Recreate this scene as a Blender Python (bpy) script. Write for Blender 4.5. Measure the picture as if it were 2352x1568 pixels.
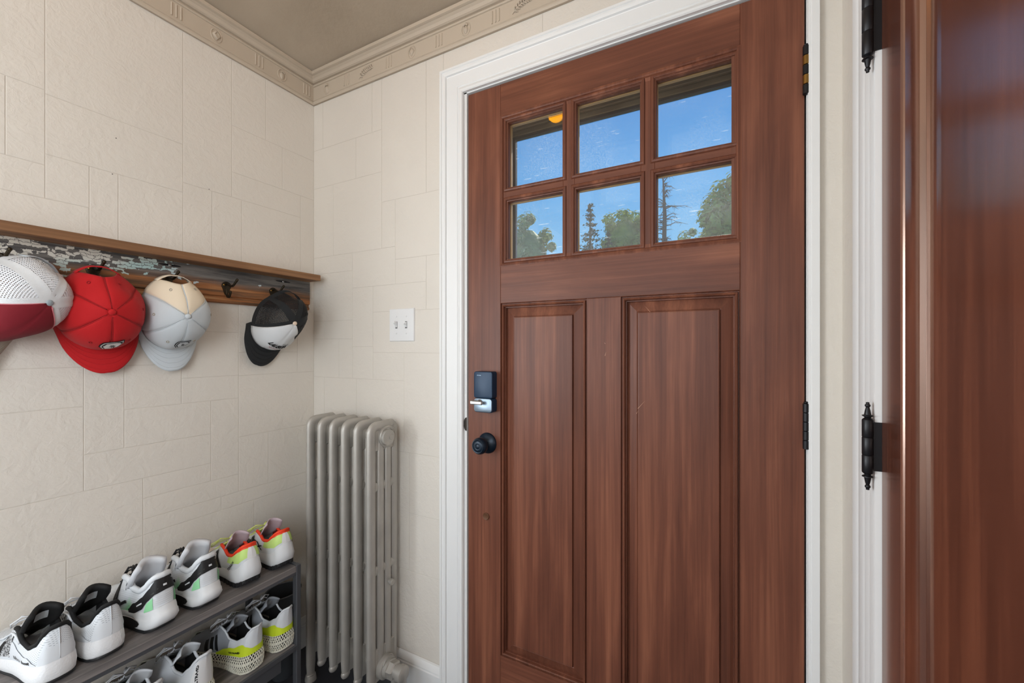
import bpy, math, random
from mathutils import Vector, Matrix
random.seed(7)
for o in list(bpy.data.objects): bpy.data.objects.remove(o)
scene = bpy.context.scene
COL = scene.collection
PI = math.pi
H = 1.21            # camera height above the floor
XL = -1.5361        # left wall plane
D = 1.1447          # door wall plane / door face
XR = 0.2147         # right wall plane
F_PX = 955.0
YAW = math.atan(504/955.0)

# ------------------------------------------------------------------ camera
cam = bpy.data.cameras.new('camera')
cam.sensor_width = 36.0
cam.lens = F_PX/2352*36.0
cam.shift_y = 12/2352
cam.clip_start = 0.02
camo = bpy.data.objects.new('camera', cam); COL.objects.link(camo)
camo.location = (0, 0, H)
camo.rotation_euler = (PI/2, 0, YAW)
scene.camera = camo

# ------------------------------------------------------------------ view
vs = scene.view_settings
vs.view_transform = 'Standard'; vs.look = 'None'; vs.gamma = 1.0
vs.use_curve_mapping = False
vs.exposure = -0.10

# ------------------------------------------------------------------ sky
W = bpy.data.worlds.new('sky'); scene.world = W; W.use_nodes = True
nt = W.node_tree; nt.nodes.clear()
wo = nt.nodes.new('ShaderNodeOutputWorld'); bg = nt.nodes.new('ShaderNodeBackground')
tc = nt.nodes.new('ShaderNodeTexCoord'); sp = nt.nodes.new('ShaderNodeSeparateXYZ')
cr = nt.nodes.new('ShaderNodeValToRGB')
nt.links.new(tc.outputs['Generated'], sp.inputs[0]); nt.links.new(sp.outputs['Z'], cr.inputs[0])
nt.links.new(cr.outputs[0], bg.inputs[0]); nt.links.new(bg.outputs[0], wo.inputs[0])
e = cr.color_ramp.elements
e[0].position = 0.0; e[0].color = (.42, .62, .80, 1)
e[1].position = 1.0; e[1].color = (.05, .20, .60, 1)
for p, c in ((.10, (.40, .70, .95, 1)), (.22, (.21, .56, .95, 1)), (.36, (.095, .42, .90, 1)), (.55, (.06, .28, .76, 1))):
    k = cr.color_ramp.elements.new(p); k.color = c
bg.inputs[1].default_value = 1.12

# ------------------------------------------------------------------ sun and room light
def look(o, d):
    o.rotation_euler = Vector(d).to_track_quat('-Z', 'Y').to_euler()
sun = bpy.data.lights.new('sun', 'SUN'); sun.energy = 4.0; sun.angle = 0.01; sun.color = (1, .93, .82)
suno = bpy.data.objects.new('sun', sun); COL.objects.link(suno); suno.location = (3, 12, 10)
look(suno, (-.06, -1, -.78))
back_fill = bpy.data.lights.new('added_back_fill', 'AREA'); back_fill.shape = 'RECTANGLE'; back_fill.size = 1.30; back_fill.size_y = 1.5  # added fill light behind the camera, at an invented window
back_fill.energy = 20.0; back_fill.color = (.92, .97, 1.0)
back_fill_o = bpy.data.objects.new('added_back_fill', back_fill); COL.objects.link(back_fill_o); back_fill_o.location = (-.66, -2.46, 1.55)
look(back_fill_o, (0, 1, 0))
side_fill = bpy.data.lights.new('added_side_fill', 'AREA'); side_fill.shape = 'RECTANGLE'; side_fill.size = 1.30; side_fill.size_y = 1.30  # fill light added on the right to brighten the left wall
side_fill.energy = 60.0; side_fill.color = (.93, .97, 1.0)
side_fill_o = bpy.data.objects.new('added_side_fill', side_fill); COL.objects.link(side_fill_o); side_fill_o.location = (XR+.16, -1.35, 1.55)
look(side_fill_o, (-1, 0, 0))
left_fill = bpy.data.lights.new('added_left_fill', 'AREA'); left_fill.shape = 'RECTANGLE'; left_fill.size = 1.10; left_fill.size_y = 1.10  # fill light added on the left to brighten the inner door and casing
left_fill.energy = 62.0; left_fill.color = (.93, .97, 1.0)
left_fill_o = bpy.data.objects.new('added_left_fill', left_fill); COL.objects.link(left_fill_o); left_fill_o.location = (XL-.16, -.70, 1.25)
look(left_fill_o, (1, 0, 0))

# ------------------------------------------------------------------ materials
def lin(c):
    return tuple(((v/255)/12.92 if v/255 <= .04045 else ((v/255+.055)/1.055)**2.4) for v in c) + (1,)
MATS = {}
def mat(name, rgb, rough=.6, metal=0.0, coat=0.0, coat_rough=.1, spec=.5, sheen=0.0, raw=False):
    if name in MATS: return MATS[name]
    m = bpy.data.materials.new(name); m.use_nodes = True
    b = m.node_tree.nodes['Principled BSDF']
    b.inputs['Base Color'].default_value = (tuple(rgb)+(1,) if raw else lin(rgb))
    b.inputs['Roughness'].default_value = rough
    b.inputs['Metallic'].default_value = metal
    b.inputs['Coat Weight'].default_value = coat
    b.inputs['Coat Roughness'].default_value = coat_rough
    b.inputs['Specular IOR Level'].default_value = spec
    b.inputs['Sheen Weight'].default_value = sheen
    MATS[name] = m
    return m
def nodes(m): return m.node_tree.nodes, m.node_tree.links, m.node_tree.nodes['Principled BSDF']
def coords(m, scale=(1,1,1), kind='Object', rot=(0,0,0)):
    n, l, b = nodes(m)
    t = n.new('ShaderNodeTexCoord'); mp = n.new('ShaderNodeMapping')
    mp.inputs['Scale'].default_value = scale; mp.inputs['Rotation'].default_value = rot
    l.new(t.outputs[kind], mp.inputs[0]); return mp.outputs[0]
def noise(m, vec, scale=5, detail=4, rough=.55, dist=0):
    n, l, b = nodes(m); t = n.new('ShaderNodeTexNoise')
    t.inputs['Scale'].default_value = scale; t.inputs['Detail'].default_value = detail
    t.inputs['Roughness'].default_value = rough; t.inputs['Distortion'].default_value = dist
    if vec is not None: l.new(vec, t.inputs['Vector'])
    return t.outputs['Fac']
def ramp(m, fac, stops, interp='LINEAR'):
    n, l, b = nodes(m); r = n.new('ShaderNodeValToRGB'); r.color_ramp.interpolation = interp
    els = r.color_ramp.elements
    els[0].position, els[0].color = stops[0]; els[1].position, els[1].color = stops[-1]
    for p, c in stops[1:-1]:
        k = els.new(p); k.color = c
    l.new(fac, r.inputs[0]); return r.outputs[0]
def mix(m, fac, a, b_, mode='MIX'):
    n, l, b = nodes(m); x = n.new('ShaderNodeMix'); x.data_type = 'RGBA'; x.blend_type = mode
    for sock, v in ((x.inputs[0], fac), (x.inputs[6], a), (x.inputs[7], b_)):
        if hasattr(v, 'links'): l.new(v, sock)
        else: sock.default_value = v
    return x.outputs[2]
def math_(m, op, a, b_=0.0, c_=0.0):
    n, l, b = nodes(m); x = n.new('ShaderNodeMath'); x.operation = op
    for sock, v in zip(x.inputs, (a, b_, c_)):
        if hasattr(v, 'links'): l.new(v, sock)
        else: sock.default_value = v
    return x.outputs[0]
def bump(m, h, strength=.3, dist=.002, prev=None):
    n, l, b = nodes(m); x = n.new('ShaderNodeBump')
    x.inputs['Strength'].default_value = strength; x.inputs['Distance'].default_value = dist
    l.new(h, x.inputs['Height'])
    if prev is not None: l.new(prev, x.inputs['Normal'])
    l.new(x.outputs[0], b.inputs['Normal']); return x.outputs[0]
def base(m, col): n, l, b = nodes(m); l.new(col, b.inputs['Base Color'])

# embossed wall covering, painted
m = mat('embossed_wall', (218, 211, 201), .62)
v = coords(m); base(m, ramp(m, noise(m, v, 2.2, 3), [(.3, lin((215, 208, 198))), (.7, lin((221, 214, 204)))]))
b1 = bump(m, noise(m, v, 75, 4, .6, .8), .30, .004)
bump(m, noise(m, v, 18, 3, .5, 1.5), .25, .008, b1)
m = mat('wall_joint', (206, 198, 187), .7)
m = mat('frieze_paint', (190, 176, 158), .6)
v = coords(m); bump(m, noise(m, v, 40, 3), .15, .002)
m = mat('cove_plaster', (172, 157, 138), .75)
v = coords(m); base(m, ramp(m, noise(m, v, 3, 4), [(.3, lin((164, 149, 130))), (.7, lin((178, 163, 144)))]))
bump(m, noise(m, v, 16, 5, .6), .35, .008)
m = mat('white_paint', (231, 231, 230), .38)

def wood(name, dark, midc, light, axis='Z', rough=.36, coat=.35, coat_rough=.22, sc=1.0, grain=.25):
    m = mat(name, midc, rough, coat=coat, coat_rough=coat_rough)
    s = {'Z': (26*sc, 26*sc, 1.1*sc), 'X': (1.1*sc, 26*sc, 26*sc), 'Y': (26*sc, 1.1*sc, 26*sc)}[axis]
    v = coords(m, s)
    s2 = {'Z': (2.6, 2.6, .8), 'X': (.8, 2.6, 2.6), 'Y': (2.6, .8, 2.6)}[axis]
    v2 = coords(m, s2)
    g = noise(m, v, 1.0, 6, .62, .4)
    big = noise(m, v2, 1.6, 4, .6, .6)
    s3 = {'Z': (150, 150, 2.0), 'X': (2.0, 150, 150), 'Y': (150, 2.0, 150)}[axis]
    fine = noise(m, coords(m, s3), 1.0, 3, .6)
    f = math_(m, 'ADD', math_(m, 'MULTIPLY', g, .50), math_(m, 'ADD', math_(m, 'MULTIPLY', big, .32), math_(m, 'MULTIPLY', fine, .18)))
    base(m, ramp(m, f, [(.34, lin(dark)), (.5, lin(midc)), (.64, lin(light))]))
    bump(m, fine, grain, .0012)
    return m
DK, MD, LT = (78, 44, 33), (112, 67, 50), (145, 92, 69)
wood('door_wood_upright', DK, MD, LT, 'Z', coat=.0, rough=.42)
wood('door_wood_level', DK, MD, LT, 'X', coat=.0, rough=.42)
for _n in ('door_wood_upright', 'door_wood_level'): MATS[_n].node_tree.nodes['Principled BSDF'].inputs['Specular IOR Level'].default_value = .32
wood('inner_door_wood', (54, 26, 18), (84, 45, 32), (118, 68, 48), 'Z', rough=.24, coat=.0, grain=.05)
_b = MATS['inner_door_wood'].node_tree.nodes['Principled BSDF']; _b.inputs['IOR'].default_value = 2.6; _b.inputs['Specular Tint'].default_value = (1, .76, .64, 1)
wood('shelf_wood', (78, 50, 32), (126, 88, 57), (158, 117, 80), 'Y', rough=.6, coat=.0)
wood('grey_board', (80, 77, 76), (116, 111, 109), (158, 151, 147), 'Y', rough=.6, coat=.0, sc=1.4)
# peeling board
m = mat('peeling_board', (120, 110, 100), .7)
v = coords(m, (9, 9, 30)); vc = coords(m, (1, 1, 1.6))
n, l, b = nodes(m)
sep = n.new('ShaderNodeSeparateXYZ'); t = n.new('ShaderNodeTexCoord'); l.new(t.outputs['Object'], sep.inputs[0])
wcol = ramp(m, noise(m, coords(m, (6, 2.2, 60)), 1.0, 5, .65), [(.30, lin((50, 36, 28))), (.44, lin((112, 78, 52))), (.56, lin((164, 104, 58))), (.70, lin((186, 146, 104)))])
gcol = ramp(m, noise(m, coords(m, (6, 5, 70)), 1.0, 5, .65), [(.35, lin((58, 56, 56))), (.65, lin((118, 112, 106)))])
hgt = math_(m, 'MULTIPLY_ADD', sep.outputs['Z'], 9.0, -.30)      # object z runs 0 to .115 on the board
up = ramp(m, math_(m, 'ADD', hgt, math_(m, 'MULTIPLY', noise(m, coords(m, (4, 4, 8)), 1, 4), .5)), [(.40, (0, 0, 0, 1)), (.62, (1, 1, 1, 1))])
wood_mix = mix(m, up, wcol, gcol)
pcol = ramp(m, noise(m, coords(m, (3, 3, 5)), 1.0, 2), [(.38, lin((196, 206, 208))), (.52, lin((170, 196, 192))), (.62, lin((206, 200, 188)))])
cv = n.new('ShaderNodeCombineXYZ'); l.new(math_(m, 'ADD', sep.outputs['Y'], math_(m, 'MULTIPLY', noise(m, coords(m, (1, 1, 1)), 45, 4), .045)), cv.inputs[0])
l.new(math_(m, 'ADD', sep.outputs['Z'], math_(m, 'MULTIPLY', noise(m, coords(m, (1, 1, 1)), 38, 4), .026)), cv.inputs[1])
chip = n.new('ShaderNodeTexBrick'); l.new(cv.outputs[0], chip.inputs['Vector']); chip.inputs['Scale'].default_value = 1.0; chip.inputs['Brick Width'].default_value = .021; chip.inputs['Row Height'].default_value = .0085
chip.inputs['Mortar Size'].default_value = .0006; chip.inputs['Mortar Smooth'].default_value = .1; chip.inputs['Color1'].default_value = (0, 0, 0, 1); chip.inputs['Color2'].default_value = (1, 1, 1, 1); chip.offset = .37; chip.squash = .6; chip.squash_frequency = 3
rnd = n.new('ShaderNodeSeparateColor'); l.new(chip.outputs['Color'], rnd.inputs[0])
left_bias = math_(m, 'MULTIPLY', math_(m, 'SUBTRACT', .78, sep.outputs['Y']), .50)
pm = math_(m, 'ADD', math_(m, 'ADD', math_(m, 'MULTIPLY', rnd.outputs[0], .35), math_(m, 'MULTIPLY', noise(m, coords(m, (7, 7, 16)), 1, 4, .6), .75)), math_(m, 'ADD', math_(m, 'MULTIPLY', hgt, .10), left_bias))
paint = math_(m, 'GREATER_THAN', pm, .80)
paint = math_(m, 'MULTIPLY', paint, math_(m, 'LESS_THAN', chip.outputs['Fac'], .5))
base(m, mix(m, paint, wood_mix, pcol))
bump(m, paint, .5, .002)

mat('black_iron', (22, 22, 26), .42, .3)
mat('dark_bronze', (48, 42, 36), .42, .6)
mat('hook_bronze', (58, 50, 38), .38, .8)
mat('brass', (176, 138, 74), .3, 1.0)
mat('lock_navy', (22, 50, 76), .42, .2)
mat('aged_brass', (150, 118, 66), .35, 1.0)
mat('plug_brown', (104, 70, 48), .45, .3)
mat('scuff', (196, 150, 120), .6)
mat('nail_hole', (60, 54, 48), .8)
mat('satin_nickel', (150, 168, 184), .38, .75)
mat('screw_steel', (170, 170, 168), .3, 1.0)
mat('knob_black', (14, 32, 48), .34, .35)
mat('plastic_white', (226, 226, 226), .35)
mat('switch_slot', (96, 96, 96), .6)
m = mat('radiator_silver', (176, 172, 165), .44, .35)
v = coords(m); base(m, ramp(m, noise(m, v, 9, 4), [(.3, lin((168, 164, 157))), (.7, lin((184, 180, 173)))]))
bump(m, noise(m, v, 130, 3), .25, .001)
mat('rack_metal', (96, 98, 102), .45, .5)
m = mat('slate_floor', (46, 46, 50), .5)
v = coords(m, (3, 3, 3)); base(m, ramp(m, noise(m, v, 2, 5), [(.3, lin((34, 34, 38))), (.7, lin((60, 60, 64)))]))
mat('storm_frame', (128, 110, 84), .6)
mat('storm_edge', (56, 48, 52), .5)
mat('sunlit_stop_tan', (196, 154, 104), .5)  # gold of the sunlit stops put into the colour; closer bracket shares it
# dusty glass: clear, a little mirror, a film of dust that catches the sun
def glass(name, dust, scratch):
    m = bpy.data.materials.new(name); m.use_nodes = True; MATS[name] = m
    n, l = m.node_tree.nodes, m.node_tree.links; n.clear()
    out = n.new('ShaderNodeOutputMaterial'); tr = n.new('ShaderNodeBsdfTransparent'); gl = n.new('ShaderNodeBsdfGlossy')
    gl.inputs['Roughness'].default_value = .02; tr.inputs[0].default_value = (.97, .98, .98, 1)
    fr = n.new('ShaderNodeFresnel'); fr.inputs[0].default_value = 1.45
    mx = n.new('ShaderNodeMixShader'); l.new(fr.outputs[0], mx.inputs[0]); l.new(tr.outputs[0], mx.inputs[1]); l.new(gl.outputs[0], mx.inputs[2])
    if not dust: l.new(mx.outputs[0], out.inputs[0]); return m
    tl = n.new('ShaderNodeBsdfTranslucent'); tl.inputs[0].default_value = (.95, .97, 1, 1)
    t = n.new('ShaderNodeTexCoord'); mp = n.new('ShaderNodeMapping'); mp.inputs['Scale'].default_value = (1, 1, 1); l.new(t.outputs['Object'], mp.inputs[0])
    n1 = n.new('ShaderNodeTexNoise'); n1.inputs['Scale'].default_value = 260; n1.inputs['Detail'].default_value = 2; l.new(mp.outputs[0], n1.inputs['Vector'])
    n2 = n.new('ShaderNodeTexNoise'); n2.inputs['Scale'].default_value = 4; n2.inputs['Detail'].default_value = 3; l.new(mp.outputs[0], n2.inputs['Vector'])
    r1 = n.new('ShaderNodeMapRange'); r1.inputs[1].default_value = .45; r1.inputs[2].default_value = .75; l.new(n1.outputs[0], r1.inputs[0])
    r2 = n.new('ShaderNodeMapRange'); r2.inputs[1].default_value = .42; r2.inputs[2].default_value = .70; l.new(n2.outputs[0], r2.inputs[0])
    mp2 = n.new('ShaderNodeMapping'); mp2.inputs['Scale'].default_value = (16, 1, 260); mp2.inputs['Rotation'].default_value = (0, .33, 0); l.new(t.outputs['Object'], mp2.inputs[0])
    n3 = n.new('ShaderNodeTexNoise'); n3.inputs['Scale'].default_value = 1; n3.inputs['Detail'].default_value = 1; l.new(mp2.outputs[0], n3.inputs['Vector'])
    r3 = n.new('ShaderNodeMapRange'); r3.inputs[1].default_value = .70; r3.inputs[2].default_value = .74; l.new(n3.outputs[0], r3.inputs[0])
    mu = n.new('ShaderNodeMath'); mu.operation = 'MULTIPLY'; l.new(r1.outputs[0], mu.inputs[0]); l.new(r2.outputs[0], mu.inputs[1])
    a = n.new('ShaderNodeMath'); a.operation = 'MULTIPLY_ADD'; a.inputs[1].default_value = dust; a.inputs[2].default_value = dust*.16; l.new(mu.outputs[0], a.inputs[0])
    a2 = n.new('ShaderNodeMath'); a2.operation = 'MULTIPLY_ADD'; a2.inputs[1].default_value = scratch; l.new(r3.outputs[0], a2.inputs[0]); l.new(a.outputs[0], a2.inputs[2])
    m2 = n.new('ShaderNodeMixShader'); l.new(a2.outputs[0], m2.inputs[0]); l.new(mx.outputs[0], m2.inputs[1]); l.new(tl.outputs[0], m2.inputs[2])
    l.new(m2.outputs[0], out.inputs[0]); return m
glass('door_glass', 0, 0)
glass('dusty_glass', .24, .30)
m = mat('amber_glass', (255, 150, 20), .2); m.node_tree.nodes['Principled BSDF'].inputs['Emission Color'].default_value = lin((255, 168, 20)); m.node_tree.nodes['Principled BSDF'].inputs['Emission Strength'].default_value = 14.0
m = mat('lamp_glass', (255, 246, 230), .3); m.node_tree.nodes['Principled BSDF'].inputs['Emission Color'].default_value = (1, .93, .82, 1); m.node_tree.nodes['Principled BSDF'].inputs['Emission Strength'].default_value = 5.0

def cloth(name, rgb, weave=.25, rough=.85, scale=900, sheen=.04):
    m = mat(name, rgb, rough, sheen=sheen)
    v = coords(m); bump(m, noise(m, v, scale, 2), weave, .0006)
    return m
def mesh_cloth(name, rgb, nu, nv, hole=.2):
    m = mat(name, rgb, .8); n, l, b = nodes(m)
    uv = n.new('ShaderNodeTexCoord'); s = n.new('ShaderNodeSeparateXYZ'); l.new(uv.outputs['UV'], s.inputs[0])
    a = math_(m, 'SINE', math_(m, 'MULTIPLY', s.outputs[0], nu)); c = math_(m, 'SINE', math_(m, 'MULTIPLY', s.outputs[1], nv))
    h = math_(m, 'GREATER_THAN', math_(m, 'MINIMUM', a, c), hole)
    tr = n.new('ShaderNodeBsdfTransparent'); mx = n.new('ShaderNodeMixShader'); l.new(h, mx.inputs[0]); l.new(b.outputs[0], mx.inputs[1]); l.new(tr.outputs[0], mx.inputs[2])
    l.new(mx.outputs[0], n['Material Output'].inputs[0]); return m

# ------------------------------------------------------------------ mesh building
OFF = {}
class MB:
    def __init__(s): s.v = []; s.f = []; s.uv = None; s.mi = []
    def add(s, vs, fs):
        k = len(s.v); s.v += [tuple(p) for p in vs]; s.f += [tuple(i+k for i in f) for f in fs]; return s
    def box(s, x0, x1, y0, y1, z0, z1, bev=0.0):
        if bev <= 0:
            return s.add([(x0,y0,z0),(x1,y0,z0),(x1,y1,z0),(x0,y1,z0),(x0,y0,z1),(x1,y0,z1),(x1,y1,z1),(x0,y1,z1)],
                  [(0,3,2,1),(4,5,6,7),(0,1,5,4),(1,2,6,5),(2,3,7,6),(3,0,4,7)])
        b = bev; vs = []; idx = {}
        for ix, X in enumerate((x0, x1)):
            for iy, Y in enumerate((y0, y1)):
                for iz, Z in enumerate((z0, z1)):
                    sx, sy, sz = (1 if ix == 0 else -1), (1 if iy == 0 else -1), (1 if iz == 0 else -1)
                    idx[(ix,iy,iz)] = len(vs)
                    vs += [(X, Y+sy*b, Z+sz*b), (X+sx*b, Y, Z+sz*b), (X+sx*b, Y+sy*b, Z)]
        g = lambda a, k: idx[a]+k
        fs = [(g((0,0,0),0),g((0,0,1),0),g((0,1,1),0),g((0,1,0),0)), (g((1,0,0),0),g((1,1,0),0),g((1,1,1),0),g((1,0,1),0)),
              (g((0,0,0),1),g((1,0,0),1),g((1,0,1),1),g((0,0,1),1)), (g((0,1,0),1),g((0,1,1),1),g((1,1,1),1),g((1,1,0),1)),
              (g((0,0,0),2),g((0,1,0),2),g((1,1,0),2),g((1,0,0),2)), (g((0,0,1),2),g((1,0,1),2),g((1,1,1),2),g((0,1,1),2))]
        for iy in (0,1):
            for iz in (0,1):
                A, B = (0,iy,iz), (1,iy,iz); fs.append((g(A,1),g(B,1),g(B,2),g(A,2)) if (iy+iz) % 2 else (g(A,2),g(B,2),g(B,1),g(A,1)))
        for ix in (0,1):
            for iz in (0,1):
                A, B = (ix,0,iz), (ix,1,iz); fs.append((g(A,0),g(B,0),g(B,2),g(A,2)) if (ix+iz) % 2 == 0 else (g(A,2),g(B,2),g(B,0),g(A,0)))
        for ix in (0,1):
            for iy in (0,1):
                A, B = (ix,iy,0), (ix,iy,1); fs.append((g(A,0),g(B,0),g(B,1),g(A,1)) if (ix+iy) % 2 else (g(A,1),g(B,1),g(B,0),g(A,0)))
        for a, k in idx.items():
            fs.append((k,k+1,k+2) if sum(a) % 2 == 0 else (k,k+2,k+1))
        return s.add(vs, fs)
    def rings(s, rr, closed=True, cap=True):
        n = len(rr[0]); k = len(s.v)
        for r in rr: s.v += [tuple(p) for p in r]
        for i in range(len(rr)-1):
            for j in range(n if closed else n-1):
                j2 = (j+1) % n
                s.f.append((k+i*n+j, k+i*n+j2, k+(i+1)*n+j2, k+(i+1)*n+j))
        if cap and closed:
            s.f.append(tuple(k+j for j in range(n))[::-1]); s.f.append(tuple(k+(len(rr)-1)*n+j for j in range(n)))
        return s
    def tube(s, pts, r, n=8, cap=True, flat=1.0):
        P = [Vector(p) for p in pts]; R = r if isinstance(r, (list, tuple)) else [r]*len(P)
        rr = []; up = None
        for i, p in enumerate(P):
            t = (P[min(i+1, len(P)-1)]-P[max(i-1, 0)])
            t = t.normalized() if t.length > 1e-9 else Vector((0,0,1))
            if up is None:
                up = Vector((0,0,1)) if abs(t.z) < .9 else Vector((1,0,0))
            a = up - t*up.dot(t)
            a = a.normalized() if a.length > 1e-6 else t.orthogonal().normalized()
            up = a; b = t.cross(a)
            rr.append([p+(a*math.cos(2*PI*j/n)*flat+b*math.sin(2*PI*j/n))*R[i] for j in range(n)])
        return s.rings(rr, True, cap)
    def lathe(s, prof, c, axis, n=16):
        c = Vector(c); ax = Vector(axis).normalized(); a = ax.orthogonal().normalized(); b = ax.cross(a)
        return s.rings([[c+ax*h+(a*math.cos(2*PI*j/n)+b*math.sin(2*PI*j/n))*max(r, 1e-5) for j in range(n)] for r, h in prof])
    def ball(s, c, rx, ry=None, rz=None, n=12, k=8):
        ry = rx if ry is None else ry; rz = rx if rz is None else rz
        return s.rings([[(c[0]+rx*math.sin(PI*i/k)*math.cos(2*PI*j/n), c[1]+ry*math.sin(PI*i/k)*math.sin(2*PI*j/n), c[2]-rz*math.cos(PI*i/k)) if 0 < i < k
                         else (c[0]+1e-5*math.cos(2*PI*j/n), c[1]+1e-5*math.sin(2*PI*j/n), c[2]-rz*math.cos(PI*i/k)) for j in range(n)] for i in range(k+1)])
    def grid(s, fn, nu, nv):
        k = len(s.v)
        for i in range(nu+1):
            for j in range(nv+1): s.v.append(tuple(fn(i/nu, j/nv)))
        for i in range(nu):
            for j in range(nv):
                a = k+i*(nv+1)+j; s.f.append((a, a+nv+1, a+nv+2, a+1))
        return s
    def map(s, fn): s.v = [tuple(fn(p)) for p in s.v]; return s
def tag(o, label=None, cat=None, group=None, kind=None):
    for k, x in (('label', label), ('category', cat), ('group', group), ('kind', kind)):
        if x: o[k] = x
    return o
def root(name, loc=(0,0,0), label=None, cat=None, group=None, kind=None, rot=None):
    o = bpy.data.objects.new(name, None); COL.objects.link(o); o.empty_display_size = .05
    o.location = loc
    if rot is not None: o.rotation_euler = rot
    OFF[o.name] = Vector(loc)
    return tag(o, label, cat, group, kind)
def build(name, mb, m, parent=None, smooth=False, world=True, solid=0, bev=0, uv=None, auto=None, org=None):
    """mesh object; world=True: vertices are in world space and re-based on the parent's (translation only) origin"""
    me = bpy.data.meshes.new(name)
    off = Vector((0,0,0))
    if world and parent is not None: off = OFF.get(parent.name, off)
    loc = Vector((0,0,0))
    if org is not None and world: loc = Vector(org)-off
    tot = off+loc
    me.from_pydata([tuple(Vector(p)-tot) for p in mb.v] if tot.length > 0 else mb.v, [], mb.f)
    if uv is not None:
        ul = me.uv_layers.new(name='UVMap')
        for lp in me.loops: ul.data[lp.index].uv = uv[lp.vertex_index]
    me.validate(); me.update()
    for x in (m if isinstance(m, (list, tuple)) else [m]): me.materials.append(MATS[x] if isinstance(x, str) else x)
    if smooth:
        me.polygons.foreach_set('use_smooth', [True]*len(me.polygons))
        if auto is not None:
            try: me.set_sharp_from_angle(angle=math.radians(auto))
            except Exception: pass
    o = bpy.data.objects.new(name, me); COL.objects.link(o)
    if parent is not None: o.parent = parent
    o.location = loc
    OFF[o.name] = tot
    if solid:
        s = o.modifiers.new('thick', 'SOLIDIFY'); s.thickness = solid; s.offset = 0
    if bev:
        s = o.modifiers.new('bevel', 'BEVEL'); s.width = bev; s.segments = 2; s.limit_method = 'ANGLE'
    return o
def text_verts(txt, size, extrude=0.0, shear=0.0, bold=0.0, spacing=1.0):
    cu = bpy.data.curves.new('txt', 'FONT'); cu.body = txt; cu.size = size; cu.extrude = extrude; cu.shear = shear
    cu.offset = bold; cu.align_x = 'CENTER'; cu.align_y = 'CENTER'; cu.resolution_u = 2; cu.space_character = spacing
    ob = bpy.data.objects.new('txt', cu); COL.objects.link(ob)
    bpy.context.view_layer.update()
    dg = bpy.context.evaluated_depsgraph_get(); ev = ob.evaluated_get(dg); me = ev.to_mesh()
    vs = [tuple(v.co) for v in me.vertices]; fs = [tuple(p.vertices) for p in me.polygons]
    ev.to_mesh_clear(); bpy.data.objects.remove(ob); bpy.data.curves.remove(cu)
    mb = MB(); mb.v = vs; mb.f = fs
    return mb
def frame_mould(mb, a0, a1, b0, b1, prof, fn):
    """mitred moulding round a rectangle, profile (u inward, w out), fn(a,b,w) -> point"""
    rr = []
    for u, w in prof:
        rr.append([fn(a0+u, b0+u, w), fn(a1-u, b0+u, w), fn(a1-u, b1-u, w), fn(a0+u, b1-u, w)])
    return mb.rings(rr, True, False)
def extrude_prof(mb, prof, p0, p1, fn):
    """profile (u,w) swept straight from p0 to p1; fn(u,w,p) -> point"""
    mb.rings([[fn(u, w, p0) for u, w in prof], [fn(u, w, p1) for u, w in prof]], True, True)
    return mb
# ================================================================== THE SETTING
ZC = H+1.245
YB = -2.4
S = 'structure'
floor = build('floor', MB().box(XL-.1, XR+.1, YB-.1, D+.02, -.06, 0), 'slate_floor'); tag(floor, 'dark slate grey entry floor', None, kind=S)

fL = lambda a, b, w: (XL+w, a, b)
fD = lambda a, b, w: (a, D-w, b)
fR = lambda a, b, w: (XR-w, a, b)
def blocks(parent, rects, fn, flip):
    for i, (a0, a1, z0, z1) in enumerate(rects):
        g = .0007; t = .0010; c = .0010
        a0 += g; a1 -= g; z0 += H+g; z1 += H-g
        mb = MB(); frame = [(0, -.001), (0, t-.0004), (c, t)]
        rr = []
        for u, w in frame: rr.append([fn(a0+u, z0+u, w), fn(a1-u, z0+u, w), fn(a1-u, z1-u, w), fn(a0+u, z1-u, w)])
        mb.rings(rr, True, True)
        if flip: mb.f = [f[::-1] for f in mb.f]
        build('block', mb, 'embossed_wall', parent)
LB = [(.10,.379,.649,.999),(.10,.314,.459,.649),(.314,.379,.459,.649),(.10,.379,.375,.459),(.10,.461,.20,.375),(.379,.461,.375,.488),
(.461,.521,.20,.488),(.521,.678,.20,.488),(.379,.678,.488,.640),(.379,.678,.640,.999),(.678,.823,.52,.999),(.678,.761,.20,.52),(.761,.856,.20,.52),
(.823,1.007,.608,.77),(.823,.942,.77,.999),(.942,1.1447,.77,.999),(1.007,1.1447,.608,.77),(.823,1.084,.52,.608),(.856,1.084,.20,.52),(1.084,1.1447,.20,.608),
(.10,.45,-.054,.20),(.45,.674,-.054,.20),(.674,.846,.05,.20),(.674,.846,-.10,.05),(.846,1.07,-.02,.20),(1.07,1.1447,-.102,.20),(.846,1.07,-.102,-.02),
(.10,.45,-.16,-.054),(.10,.45,-.388,-.16),(.45,.534,-.29,-.054),(.534,.674,-.18,-.054),(.674,.846,-.18,-.10),(.534,.758,-.29,-.18),(.45,.758,-.388,-.29),
(.758,.846,-.448,-.18),(.846,1.1447,-.318,-.102),(.846,.952,-.51,-.318),(.952,1.1447,-.51,-.318),(.10,.577,-.556,-.388),(.577,.758,-.448,-.388),(.577,.846,-.51,-.448),
(.577,.79,-.556,-.51),(.79,1.1447,-.556,-.51),(.10,.417,-.75,-.556),(.417,.577,-.605,-.556),(.417,.577,-.75,-.605),(.577,.90,-.75,-.556),(.90,1.1447,-.75,-.556),
(.10,.7,-1.1,-.75),(.7,1.1447,-1.1,-.75)]
LB += [(-.15, .10, -1.1, -.1), (-.15, .10, -.1, .6), (-.15, .10, .6, .999)]
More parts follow.
